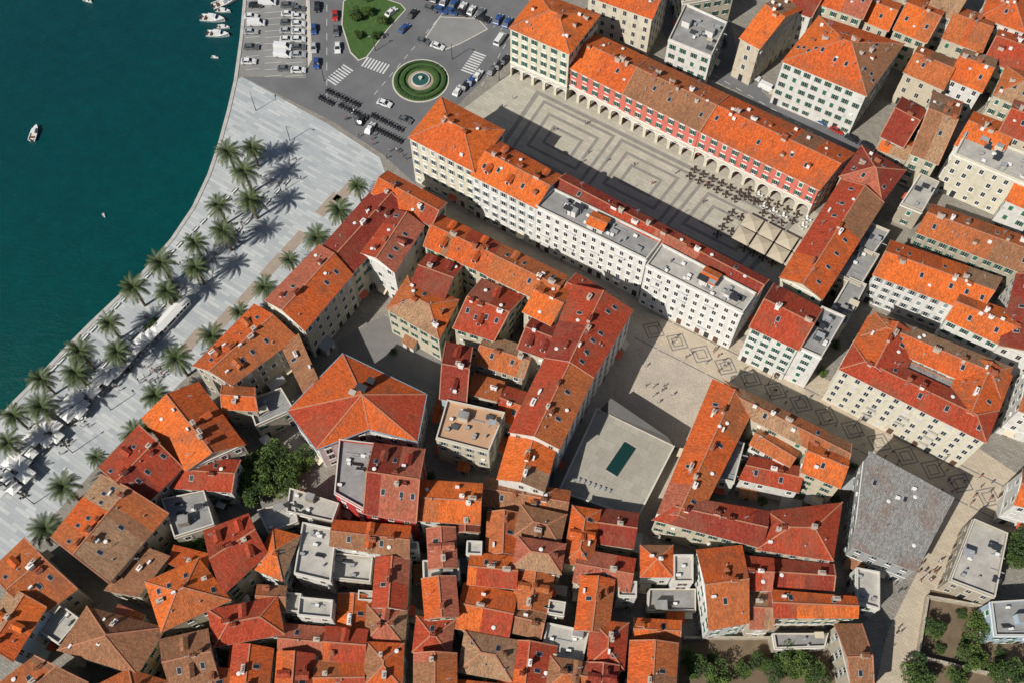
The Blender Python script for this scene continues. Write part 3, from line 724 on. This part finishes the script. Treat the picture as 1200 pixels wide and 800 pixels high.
# ---------------- props
def carmesh(name,paint,L=4.3,Wd=1.78,van=False):
    m=MB(); hl=L/2
    if van: low=[(-hl,.35),(-hl,1.0),(-hl+.1,1.15),(hl-.9,1.15),(hl-.1,.95),(hl,.6),(hl,.35)];cab=[(-hl+.05,1.15),(-hl+.1,2.0),(hl-1.5,2.05),(hl-.7,1.15)]
    else: low=[(-hl,.35),(-hl,.8),(-hl+.12,.93),(-hl+.5,.95),(.95,.93),(hl-.35,.78),(hl,.6),(hl,.35)];cab=[(-hl+.35,.95),(-hl+.95,1.42),(.25,1.45),(1.0,.93)]
    w=Wd/2
    n=len(low)
    for s in(-1,1):
        f=[(x,s*(w-(.06 if z>.7 else 0)),z) for x,z in low]; m.face(f if s<0 else f[::-1],paint)
    for i in range(n):
        (x0,z0),(x1,z1)=low[i],low[(i+1)%n]
        wa=w-(.06 if z0>.7 else 0);wb=w-(.06 if z1>.7 else 0)
        m.face([(x0,-wa,z0),(x0,wa,z0),(x1,wb,z1),(x1,-wb,z1)],paint)
    c=cab;wb=w-.08;wt=w-.26
    T=[(c[1][0],-wt,c[1][1]),(c[2][0],-wt,c[2][1]),(c[2][0],wt,c[2][1]),(c[1][0],wt,c[1][1])]
    Bq=[(c[0][0],-wb,c[0][1]),(c[3][0],-wb,c[3][1]),(c[3][0],wb,c[3][1]),(c[0][0],wb,c[0][1])]
    m.face(T,paint)
    sm=paint if van else glass
    m.face([Bq[0],Bq[1],T[1],T[0]],sm);m.face([Bq[2],Bq[3],T[3],T[2]],sm);m.face([Bq[1],Bq[2],T[2],T[1]],glass);m.face([Bq[3],Bq[0],T[0],T[3]],glass)
    for i in range(4): m.beam(Bq[i],T[i],.09,.09,paint)
    if not van:
        for s in (-1,1): m.beam((-.15,s*wb,.95),(-.15,s*wt,1.44),.08,.08,paint)
    for s in (-1,1):
        m.beam((.85,s*(w),1.0),(.85,s*(w+.15),1.02),.18,.12,paint)
        m.beam((hl-.03,s*(w-.35),.66),(hl+.02,s*(w-.35),.66),.3,.14,white); m.beam((-hl-.02,s*(w-.3),.75),(-hl+.02,s*(w-.3),.75),.3,.14,MATS['red_lamp'])
        for x in(-L*.3,L*.31):
            N=12
            p=[(x+.32*math.cos(2*math.pi*i/N),.32+.32*math.sin(2*math.pi*i/N)) for i in range(N)]
            y0,y1=s*(w-.18),s*(w+.015)
            m.face([(a,y1,b) for a,b in p],dark)
            m.face([(x+(a-x)*.55,y1+s*.01,.32+(b-.32)*.55) for a,b in p],greym)
            for i in range(N):
                j=(i+1)%N; m.face([(p[i][0],y0,p[i][1]),(p[j][0],y0,p[j][1]),(p[j][0],y1,p[j][1]),(p[i][0],y1,p[i][1])],dark)
    return m.mesh(name,uv=False)
basic('red_lamp',(.5,.02,.02),.4,.05)
def paint(n,c): 
    m,nt,b=newmat('paint_'+n); b.inputs['Roughness'].default_value=.3; b.inputs['Coat Weight'].default_value=.5
    nt2=noise(nt,coords(nt),2.0); k=mix(nt,nt2,col(c,.9),col(c,1.05)); nt.links.new(k,b.inputs['Base Color']); return m
pc={k:paint(k,c) for k,c in dict(white=(.7,.7,.69),silver=(.4,.41,.42),black=(.02,.02,.022),grey=(.12,.125,.13),red=(.4,.03,.02),blue=(.03,.08,.25)).items()}
CM={k:carmesh('car_body_'+k,m) for k,m in pc.items()}
VM=carmesh('van_body',pc['white'],5.4,1.95,True)
def angw(x,y,ang):
    a=P(x,y);b=P(x+5*math.cos(math.radians(ang)),y+5*math.sin(math.radians(ang))); return math.atan2(b.y-a.y,b.x-a.x)
cars=[]
def car(x,y,ang,c=None):
    c=c or R.choice(['white','white','silver','black','black','grey','grey','blue'])
    o=P(x,y,.02)
    if any((o-p).length<2.3 for p in cars): return
    cars.append(o)
    if c=='van': inst('parked_van',VM,o,angw(x,y,ang))
    else: inst('parked_car',CM[c],o,angw(x,y,ang),R.uniform(.95,1.05))
for a in [(301,29,0,'van'),(337,28,0),(337,38,0,'silver'),(337,48,0,'white'),(332,66,5,'van'),(332,57,5,'van'),(334,82,0,'grey'),(292,74,0,'white'),(300,8,0),(338,8,0),(338,18,0),(314,5,0,'van'),
 (371,76,90,'blue'),(372,10,90),(393,20,90,'red'),(394,38,90,'grey'),(396,58,90,'white'),(459,16,-40,'white'),(474,35,-45,'blue'),(484,18,-50,'black'),(496,50,20,'grey'),(513,56,20,'white'),
 (566,24,20,'black'),(586,48,-55,'van'),(560,90,-55,'white'),(569,90,-55,'silver'),(546,102,-55,'black'),(537,108,-55,'white'),(553,96,-55),(592,72,-50,'black'),(577,84,-55,'grey'),(585,78,-55),
 (451,123,20,'white'),(424,142,-60,'black'),(434,152,-60,'white'),(475,142,20),
 (866,82,60),(882,92,20,'white'),(899,105,25,'van'),(925,124,25,'white'),(945,133,28,'black'),(962,143,28),(980,154,28,'red'),(998,164,28,'black'),(1016,173,28),(845,8,75),(838,-5,75),(795,62,20,'grey'),(850,22,70,'silver')]: car(*a)
for i in range(10): car(500+i*10.5,-4+i*3.6,-60)
for i in range(8): car(505+i*12,12+i*1.6,20)
for y in range(-6,90,9):
    if R.random()<.55: car(295,y,0)
    if R.random()<.7: car(350,y,0)
for i in range(5): car(368,-8+i*22,90)
for i in range(6): car(832+i*3,-20+i*14,75)
def wheel(m,x,r=.28):
    p=[(x+r*math.cos(i*.628),r+r*math.sin(i*.628)) for i in range(10)]
    for s in(-.06,.06): m.face([(a,s,b) for a,b in p],dark)
    for i in range(10): j=(i+1)%10; m.face([(p[i][0],-.06,p[i][1]),(p[j][0],-.06,p[j][1]),(p[j][0],.06,p[j][1]),(p[i][0],.06,p[i][1])],dark)
def scoot(cc):
    sm=MB()
    wheel(sm,-.6);wheel(sm,.65)
    sm.beam((-.75,0,.62),(-.05,0,.58),.34,.3,cc);sm.beam((-.7,0,.82),(.0,0,.8),.28,.1,dark);sm.beam((-.05,0,.32),(.4,0,.32),.32,.1,dark)
    sm.beam((.4,0,.3),(.5,0,1.0),.3,.1,cc);sm.beam((.5,-.35,1.02),(.5,.35,1.02),.05,.05,dark);sm.beam((.65,0,.3),(.5,0,1.0),.08,.08,greym);sm.beam((.48,0,.95),(.6,0,.95),.2,.18,pc['grey'])
    return sm.mesh('scooter_mesh',uv=False)
SM=[scoot(pc['black']),scoot(pc['black']),scoot(pc['grey']),scoot(pc['white']),scoot(pc['red'])]
for (x,y,dx,dy,n) in ((383,107,3.4,1.6,12),(398,124,3.2,1.6,11),(436,136,3.2,1.6,12),(432,148,3.2,1.6,13),(375,115,3,1.6,6)):
    for i in range(n): inst('parked_scooter',R.choice(SM[:3]) if R.random()<.85 else R.choice(SM),P(x+dx*i,y+dy*i,.02),angw(x,y,-60)+R.uniform(-.1,.1))
bark=basic('palm_bark',(.16,.11,.07),.95,.3,3,10); pl=basic('palm_leaf',(.075,.105,.03),.6,.4,.8,5); pl2=basic('palm_leaf_dry',(.19,.15,.06),.7,.3,.8,5)
def palm(seed):
    r=random.Random(seed); m=MB(); hT=8.2
    z=0
    while z<hT:
        r0=.36-.1*z/hT; m.cyl((0,0),r0,r0*.9,z,z+.5,bark,9,False); z+=.5
    m.cyl((0,0),.26,.5,hT-.4,hT+.2,bark,9)
    nf=40
    for i in range(nf):
        az=i*2.39996+r.uniform(-.2,.2); el=math.radians(72-i/nf*88); Ln=r.uniform(4.0,4.9)*(0.85+.15*math.cos(el))
        p=Vector((0,0,hT+.1)); S=9; st=Ln/S; mat=pl2 if i>nf-6 else pl
        hd=Vector((math.cos(az),math.sin(az),0)); sd=Vector((-math.sin(az),math.cos(az),0)); pts=[]
        for j in range(S+1):
            pts.append((p.copy(),el)); d=hd*math.cos(el)+Vector((0,0,1))*math.sin(el); p=p+d*st; el-=math.radians(8+i/nf*3)
        for j in range(S):
            a,e=pts[j];b_,e2=pts[j+1]; w=.05
            m.face([a-sd*w,a+sd*w,b_+sd*w,b_-sd*w],mat)
            if j<1: continue
            for h_ in (0,.33,.66):
                o=a.lerp(b_,h_); t=(j+h_)/S; ll=.6*math.sin(math.pi*min(1,.18+.8*t))+.15
                dd=(b_-a).normalized()
                for s in(-1,1):
                    tip=o+sd*s*ll*.8+dd*ll*.6-Vector((0,0,.25*ll))
                    m.face([o-dd*.06,o+dd*.06,tip+dd*.03,tip-dd*.02],mat)
    return m.mesh('palm_mesh',uv=False)
PM=[palm(1),palm(2),palm(3)]
PALM=[(268,180),(287,203),(293,234),(256,240),(262,272),(228,283),(190,310),(229,312),(157,338),(195,340),(127,377),(95,413),(137,411),(48,443),(90,438),(15,485),(50,478),(8,517),(295,172),
(418,213),(398,247),(372,280),(337,298),(310,335),(278,360),(248,393),(208,421),(182,463),(160,508),(108,530),(75,570),(55,620),(-20,560)]
for x,y in PALM:
    p=P(x,y,8.5)
    s=R.uniform(.9,1.1)*(.75 if x in (418,278,337,108) else 1)
    inst('palm_tree',R.choice(PM),(p.x,p.y,.0),R.uniform(0,6),s)
LF=[basic('leaves_a',(.08,.14,.025),.8,.4,.6,4),basic('leaves_b',(.13,.19,.035),.8,.3,.6,4),basic('leaves_c',(.04,.08,.02),.8,.3,.6,4)]
tb=basic('tree_bark',(.12,.09,.06),.95,.3,2,8)
def tree(seed,pal,n=3000):
    r=random.Random(seed); m=MB(); m.cyl((0,0),.3,.2,0,2.2,tb,8)
    cl=[]
    for i in range(13):
        a=r.uniform(0,6.28);d=r.uniform(.6,2.6);z=r.uniform(2.8,5.4)-d*.25
        cl.append((Vector((d*math.cos(a),d*math.sin(a),z)),r.uniform(.8,1.5),r.choice(pal)))
        m.beam((0,0,2.0),cl[-1][0],.12,.12,tb)
    for i in range(n):
        c,rad,mt=cl[i%13]; v=Vector((r.gauss(0,1),r.gauss(0,1),r.gauss(0,.8))).normalized()*rad*r.uniform(.6,1.08); p=c+v
        a=Vector((r.gauss(0,1),r.gauss(0,1),r.gauss(0,.6))).normalized(); b_=a.cross(Vector((r.gauss(0,1),r.gauss(0,1),r.gauss(0,1)))).normalized(); s=r.uniform(.12,.26)
        m.face([p-a*s,p-b_*s*.6,p+a*s,p+b_*s*.6],mt if r.random()<.8 else pal[0])
    return m.mesh('tree_mesh',uv=False)
TM=[tree(5,[LF[0],LF[1]]),tree(6,[LF[0],LF[2]]),tree(8,[LF[1],LF[0],LF[2]])]
for x,y,s,k in [(280,560,1.1,2),(300,545,1.3,0),(320,535,1.3,2),(340,548,1.1,0),(315,560,1.2,0),(262,572,1,1),(355,535,.9,0),(335,565,1,2),(245,632,1,1),(225,645,.9,0),(210,660,.8,1),(295,575,1,1),
 (1095,735,.8,1),(1150,735,1,0),(1180,740,.9,2),(1075,785,1.2,1),(1140,770,1,0),(1185,790,1.2,1),(1120,795,.8,2),(1190,650,1,1),(1195,630,.9,1),
 (820,780,.9,1),(840,790,1,0),(805,770,.7,2),(925,770,1,0),(945,775,1,2),(910,785,.9,1),(890,775,.7,1),(960,790,.9,1),
 (415,15,.7,1),(430,12,.6,0),(448,22,.6,2),(440,40,.5,1),(418,40,.5,2),(425,-8,.8,1),(1190,50,1,1),(795,10,.7,1),(1030,275,.6,1),(1200,345,.6,1),(765,690,.5,1),(872,780,.6,2),(178,380,.5,1),(205,352,.5,1),(735,705,.4,1),(1185,60,.8,0)]:
    p=P(x,y,4*s); inst('broadleaf_tree',TM[k],(p.x,p.y,0),R.uniform(0,6),s)
for x,y in [(1100,760),(1130,750),(1160,785),(1090,810),(930,790),(870,790),(835,770),(1125,720),(1170,765),(175,385),(183,378)]:
    p=P(x,y); inst('shrub',TM[1],(p.x,p.y,-.9),R.uniform(0,6),.42)
cv=basic('parasol_canvas_white',(.74,.73,.70),.8,.06); cb=basic('parasol_canvas_beige',(.5,.43,.32),.8,.08)
def parasol(w,cl):
    m=MB(); m.cyl((0,0),.04,.04,0,2.5,greym,8); m.box((0,0),(1,0),.7,.7,0,.12,greym)
    h=w/2; c=[(-h,-h),(h,-h),(h,h),(-h,h)]
    for i in range(4):
        a,b=c[i],c[(i+1)%4]; m.face([(a[0],a[1],2.3),(b[0],b[1],2.3),(0,0,2.95)],cl); m.face([(a[0],a[1],2.1),(b[0],b[1],2.1),(b[0],b[1],2.3),(a[0],a[1],2.3)],cl)
        m.beam((a[0]*.97,a[1]*.97,2.27),(0,0,2.85),.03,.03,greym)
    return m.mesh('parasol_mesh',uv=False)
UW=parasol(3.2,cv);UB=parasol(4.6,cb)
wick=basic('wicker',(.07,.04,.03),.8,.2)
def tabset(mt):
    m=MB(); m.cyl((0,0),.05,.05,0,.72,dark,6); m.cyl((0,0),.4,.4,.72,.76,mt,12); m.cyl((0,0),.25,.25,0,.04,dark,8)
    for a in range(4):
        t=a*math.pi/2+.4;u=(math.cos(t),math.sin(t));c=(u[0]*.85,u[1]*.85)
        m.box(c,u,.48,.5,.4,.47,mt); e=(u[0]*1.1,u[1]*1.1); m.box(e,u,.06,.5,.47,.88,mt)
        for sx in(-.2,.2):
            for sy in(-.2,.2): m.box((c[0]+u[0]*sx-u[1]*sy,c[1]+u[1]*sx+u[0]*sy),u,.04,.04,0,.4,mt)
    return m.mesh('cafe_set_mesh',uv=False)
TS=tabset(wick);TW=tabset(white)
PAR=[(186,390),(178,398),(170,404),(162,412),(154,422),(146,431),(138,440),(128,448),(112,462),(100,477),(92,470),(85,490),(76,484),(68,503),(58,520),(46,517),(40,535),(30,548),(16,545),(12,562),(5,578),(24,533),(50,508),(96,486),(60,500),(0,560),(-8,572),(35,560),(20,575),(70,515)]
for x,y in PAR:
    inst('cafe_parasol',UW,P(x,y,0.01),RA+R.uniform(-.1,.1),R.uniform(.8,1.1))
    for k in range(3): inst('cafe_table_set',TW if R.random()<.6 else TS,P(x+R.uniform(-9,9),y+R.uniform(-7,7),.01),R.uniform(0,3))
u=Vector((math.cos(RA),math.sin(RA)))
def stall(c_,L):
    m=MB(); o=Vector((0,0)); X=Vector((1,0));Y=Vector((0,-1))
    m.box(o,X,L,2.4,0,2.3,white)
    for s in(-1,1): m.face([(-L/2-.2,s*1.5,2.25),(L/2+.2,s*1.5,2.25),(L/2+.2,0,2.9),(-L/2-.2,0,2.9)],cv)
    for k in range(int(L/1.3)): m.panel(Vector((-L/2+.7+k*1.3,-1.2)),X,Y,.9,.9,2.0,.03,glass)
    inst('market_stall',m.mesh('stall_mesh',uv=False),(c_.x,c_.y,.01),RA)
for x,y,Ls_ in ((208,368,8),(197,380,5),(150,415,4),(118,450,5),(82,478,4),(36,522,5)): stall(P(x,y),Ls_)
wd3=Vector((WD.x,WD.y))
for i in range(4):
    for j in range(2):
        b_=P(885,290).to_2d()+wd3*(i*5.1-4)+Vector((-WD.y,WD.x))*(j*5.0); 
        inst('cafe_parasol',UB,(b_.x,b_.y,.012),WA)
for i in range(8):
    for j in range(4):
        b_=P(846,283).to_2d()+wd3*(i*2.7-2)+Vector((-WD.y,WD.x))*(j*2.8+1); 
        if R.random()<.85: inst('cafe_table_set',TS,(b_.x,b_.y,.012),WA+R.uniform(-.2,.2))
for i in range(11):
    for j in range(2):
        b_=P(808,208).to_2d()+wd3*(i*2.8)+Vector((-WD.y,WD.x))*(j*2.7); 
        if R.random()<.85: inst('cafe_table_set',TS,(b_.x,b_.y,.012),WA+R.uniform(-.2,.2))
for i in range(9):
    for j in range(2):
        b_=P(872,232).to_2d()+wd3*(i*2.9)+Vector((-WD.y,WD.x))*(j*2.6); inst('cafe_table_set',TS if R.random()<.6 else TW,(b_.x,b_.y,.012),WA+R.uniform(-.2,.2))
m=MB(); m.cyl((0,0),.12,.07,0,6,dark,8); m.beam((0,0,6),(1.2,0,6.2),.08,.08,dark); m.beam((.8,0,6.15),(1.5,0,6.2),.3,.1,greym); LM=m.mesh('lamp_mesh',uv=False)
for x,y in [(300,130),(340,165),(330,225),(280,285),(235,335),(185,420),(130,480),(85,530),(40,590),(440,60),(380,95),(530,70),(585,95),(900,450),(1000,500),(1100,545)]: inst('street_lamp',LM,P(x,y,0.01),R.uniform(0,6))
m=MB(); m.box((0,0),(1,0),2,.5,.4,.47,white); m.box((-.8,0),(1,0),.12,.45,0,.4,trim); m.box((.8,0),(1,0),.12,.45,0,.4,trim); m.box((0,.27),(1,0),2,.06,.47,.85,white); BM_=m.mesh('bench_mesh',uv=False)
for i in range(26): 
    t=i/25; inst('park_bench',BM_,P(330-280*t+6,215+280*t,0.01),RA)
    inst('park_bench',BM_,P(275-230*t,225+225*t,0.01),RA)
hull=pc['white']
def boat(L,W):
    m=MB(); N=10; 
    P0=[]
    for i in range(N+1):
        t=i/N; w=W/2*(1-max(0,(t-.45)/.55)**2)+.02; P0.append((-L/2+L*t,w,.75+.35*t))
    for i in range(N):
        (x0,w0,z0),(x1,w1,z1)=P0[i],P0[i+1]
        for s in(-1,1):
            m.face([(x0,s*w0*.6,-.2),(x1,s*w1*.6,-.2),(x1,s*w1,z1),(x0,s*w0,z0)],hull); m.face([(x0,s*w0,z0),(x1,s*w1,z1),(x1,s*w1*.82,z1),(x0,s*w0*.82,z0)],hull)
        dk=hull if i>5 else trim; dz=0 if i>5 else .4
        m.face([(x0,-w0*.82,z0-dz),(x1,-w1*.82,z1-dz),(x1,w1*.82,z1-dz),(x0,w0*.82,z0-dz)],dk)
    m.face([(-L/2,-W*.3,-.2),(-L/2,W*.3,-.2),(-L/2,W/2,.75),(-L/2,-W/2,.75)],hull)
    m.box((.05*L,0),(1,0),L*.22,W*.5,.5,1.7,hull); m.box((.17*L,0),(1,0),L*.02,W*.45,1.0,1.6,glass); m.box((-.05*L,0),(1,0),L*.25,W*.55,1.7,1.78,hull)
    m.box((-L*.3,0),(1,0),.5,W*.6,.4,.8,SH[1]); m.box((-L*.53,0),(1,0),.4,.35,.2,1.2,dark)
    return m.mesh('boat_mesh',uv=False)
BT=boat(6.5,2.5)
for x,y,a,s in ((41,157,-70,.85),(256,42,3,1.05),(250,24,5,1.15),(264,5,-20,1.2),(103,2,20,.5),(248,-8,10,1),(262,14,5,.7),(252,68,10,.35),(262,33,4,.6),(122,253,60,.25)):
    inst('motor_boat',BT,P(x,y,-1.25),angw(x,y,a),s)
def person(seed,shirt,trou):
    me=bpy.data.meshes.new('figure'); st=.22
    V=[(0,0,.95),(0,0,1.15),(0,0,1.4),(0,0,1.5),(0,.02,1.62),(0,.02,1.72),
       (.1,0,.9),(.11,st,.5),(.11,st*.6,.08),(.11,st*.6+.14,.04),(-.1,0,.9),(-.11,-st*.4,.5),(-.11,-st*1.3,.12),(-.11,-st*1.3+.14,.05),
       (.19,0,1.4),(.24,-.06,1.13),(.23,.08,.9),(.23,.12,.82),(-.19,0,1.4),(-.24,.08,1.13),(-.23,.22,.94),(-.23,.28,.87)]
    E=[(0,1),(1,2),(2,3),(3,4),(4,5),(0,6),(6,7),(7,8),(8,9),(0,10),(10,11),(11,12),(12,13),(2,14),(14,15),(15,16),(16,17),(2,18),(18,19),(19,20),(20,21)]
    me.from_pydata(V,E,[]); o=bpy.data.objects.new('figure',me); sc.collection.objects.link(o)
    md=o.modifiers.new('s','SKIN'); rad=[.13,.12,.14,.055,.1,.085,.09,.065,.045,.04,.09,.065,.045,.04,.06,.045,.035,.03,.06,.045,.035,.03]
    for i,x in enumerate(rad): me.skin_vertices[0].data[i].radius=(x,x)
    me.skin_vertices[0].data[0].use_root=True
    sb=o.modifiers.new('d','SUBSURF'); sb.levels=1
    dg=bpy.context.evaluated_depsgraph_get(); dg.update(); nm=bpy.data.meshes.new_from_object(o.evaluated_get(dg)); bpy.data.objects.remove(o)
    nm.materials.clear()
    for x in (basic('skin',(.42,.25,.17),.7,.1),shirt,trou,basic('hair',(.05,.03,.02),.8,.2),dark): nm.materials.append(x)
    for p in nm.polygons:
        c=p.center
        if c.z>1.66 or (c.z>1.58 and c.y<-.03): k=3
        elif c.z>1.46: k=0
        elif abs(c.x)>.2 and c.z<1.12: k=0
        elif c.z>.95: k=1
        elif c.z>.12: k=2 if c.z>.45 or seed%2 else 0
        else: k=4
        p.material_index=k
    nm.name='pedestrian_mesh'; return nm
cl=[basic('cloth_%d'%i,c,.9,.1) for i,c in enumerate([(.6,.6,.58),(.05,.07,.15),(.4,.06,.05),(.04,.04,.04),(.15,.3,.45),(.45,.4,.25)])]
PP=[person(1,cl[0],cl[1]),person(2,cl[1],cl[3]),person(3,cl[2],cl[3]),person(4,cl[4],cl[5]),person(5,cl[3],cl[1])]
def crowd(x0,y0,x1,y1,sp,n):
    for i in range(n):
        t=R.random(); inst('pedestrian',R.choice(PP),P(x0+(x1-x0)*t+R.uniform(-sp,sp),y0+(y1-y0)*t+R.uniform(-sp,sp),.02),R.uniform(0,6.3))
crowd(350,180,60,520,18,100);crowd(200,430,170,445,12,22);crowd(760,385,1150,590,12,55);crowd(540,245,700,325,4,12);crowd(1080,670,1100,665,14,16);crowd(600,120,870,260,22,14);crowd(700,400,790,470,18,14);crowd(1040,760,1070,640,10,10)
crowd(380,120,470,190,12,16);crowd(750,600,740,720,4,6);crowd(1150,560,1200,600,12,10)
m=MB()
for a,b_ in (((1085,700),(1200,720)),((1075,770),(1200,800)),((800,748),(905,748)),((1085,700),(1065,820))):
    p,q_=P(*a).to_2d(),P(*b_).to_2d(); d=(q_-p); m.box((p+q_)/2,d.normalized(),d.length,.5,0,1.6,WM['S'])
m.obj('garden_stone_wall')
def inpoly(p,q):
    c=False
    for i in range(len(q)):
        a,b_=q[i-1],q[i]
        if (a[1]>p[1])!=(b_[1]>p[1]) and p[0]<(b_[0]-a[0])*(p[1]-a[1])/(b_[1]-a[1])+a[0]: c=not c
    return c
# lean-to sheds, shrubs and canopies against courtyard walls of the old town
bpy.context.view_layer.update()
dg=bpy.context.evaluated_depsgraph_get(); placed=[]
def near_wall(p):
    best=None
    for k in range(12):
        a=k*math.pi/6; d=Vector((math.cos(a),math.sin(a),0))
        hit,loc,nr,fi,ob,mx=sc.ray_cast(dg,Vector((p.x,p.y,1.0)),d,distance=5)
        if hit and ob.name.startswith('walls'):
            dd=(loc-Vector((p.x,p.y,1.0))).length
            if best is None or dd<best[0]: best=(dd,loc.copy(),Vector((-nr.x,-nr.y)) if nr.dot(d)>0 else Vector((nr.x,nr.y)))
    return best
for t in range(900):
    x,y=R.uniform(150,1000),R.uniform(400,798)
    if 640<x<850 and 370<y<640: continue
    o=Vector((0,0,H)); pt_=P(x,y)
    hit,loc,nr,fi,ob,mx=sc.ray_cast(dg,o,(pt_-o).normalized())
    if not hit or ob.name not in('ground','paved_court'): continue
    if any((loc.to_2d()-q_).length<4.2 for q_ in placed): continue
    w_=near_wall(loc)
    if not w_ or len(placed)>85: continue
    placed.append(loc.to_2d())
    nn=w_[2].normalized(); uu=Vector((-nn.y,nn.x)); base=w_[1].to_2d(); r=R.random()
    if r<.5:
        L_=R.uniform(2.5,4.2);D_=R.uniform(1.6,2.4);m=MB(); hb=R.uniform(2.8,3.6); hf=hb-.8
        q4=[uu*(-L_/2)+nn*.03,uu*(L_/2)+nn*.03,uu*(L_/2)+nn*D_,uu*(-L_/2)+nn*D_]
        wm=WM[R.choice('csw')]
        zt=[hb,hb,hf,hf]
        for i in (1,2,3):
            a,b=q4[i],q4[(i+1)%4]; m.face([(a.x,a.y,0),(b.x,b.y,0),(b.x,b.y,zt[(i+1)%4]),(a.x,a.y,zt[i])],wm)
        ov=[q4[0]-uu*.2,q4[1]+uu*.2,q4[2]+uu*.2+nn*.3,q4[3]-uu*.2+nn*.3]
        z2=[hb+.1,hb+.1,hf-.02,hf-.02]
        rmm=R.choice([RM['a'],RM['m'],RM['b'],flatg,greym])
        m.face([(p.x,p.y,z) for p,z in zip(ov,z2)],rmm); m.face([(p.x,p.y,z-.1) for p,z in zip(ov,z2)],trim)
        m.panel(nn*D_,uu,nn,.9,.02,1.95,.04,SH[1])
        o_=m.obj('lean_to_shed'); o_.location=(base.x,base.y,0)
    elif r<.75:
        inst('shrub',TM[R.choice([0,1,2])],(loc.x,loc.y,-.6),R.uniform(0,6),R.uniform(.3,.45))
    else:
        inst('cafe_parasol',R.choice([UW,UB]),(loc.x,loc.y,0),R.uniform(0,3),.7)
        inst('cafe_table_set',TS,(loc.x+.9,loc.y,0),R.uniform(0,3))
for i in range(-11,13):
    for j in range(-6,16):
        c_=Vector((i*19,j*19))+Vector((R.uniform(-2,2),R.uniform(-2,2)))
        u_,v_=PR((c_.x,c_.y,8))
        if -70<u_<1270 and -75<v_<880: continue
        if not(-420<u_<1600 and -300<v_<1300): continue
        if u_<700 and v_<50: continue
        if not inpoly(c_,land): continue
        if not inpoly(c_+Vector((-26,16)),land) or not inpoly(c_+Vector((-14,14)),land): continue
        w_,l_=R.uniform(9,12),R.uniform(12,16); u2=Vector((math.cos(WA),math.sin(WA))); n2=Vector((-u2.y,u2.x))
        if R.random()<.5: u2,n2=n2,-u2
        q_=[c_-u2*l_/2-n2*w_/2,c_+u2*l_/2-n2*w_/2,c_+u2*l_/2+n2*w_/2,c_-u2*l_/2+n2*w_/2]
        building('townhouse',q_,R.uniform(8,14),R.choice(['gable','hip']),R.choice('oamrbd'),R.choice('wcs'),world=True,sp=3.6)
# ---------------- camera, light
cd=bpy.data.cameras.new('camera');cam=bpy.data.objects.new('camera',cd);sc.collection.objects.link(cam)
cam.location=(0,0,H);cam.rotation_euler=(TH,0,0);cd.sensor_width=36;cd.lens=FP/1200*36;cd.clip_end=12000;cd.clip_start=1;sc.camera=cam
el=math.radians(42);sd=Vector((-.76,-.65)).normalized()
s=Vector((sd.x*math.cos(el),sd.y*math.cos(el),math.sin(el)))
ld=bpy.data.lights.new('sun','SUN');ld.energy=5.0;ld.angle=math.radians(.5);ld.color=(1,.96,.89)
lo=bpy.data.objects.new('sun',ld);lo.rotation_euler=(-s).to_track_quat('-Z','Y').to_euler();lo.location=(0,0,300);sc.collection.objects.link(lo)
w=bpy.data.worlds.new('World');sc.world=w;w.use_nodes=True;nt=w.node_tree;bg=nt.nodes['Background']
sk=nt.nodes.new('ShaderNodeTexSky');sk.sky_type='NISHITA';sk.sun_disc=False;sk.sun_elevation=el;sk.sun_rotation=math.atan2(sd.x,sd.y)
nt.links.new(sk.outputs[0],bg.inputs[0]);bg.inputs[1].default_value=.055
sc.view_settings.view_transform='Standard';sc.view_settings.look='None';sc.view_settings.exposure=0
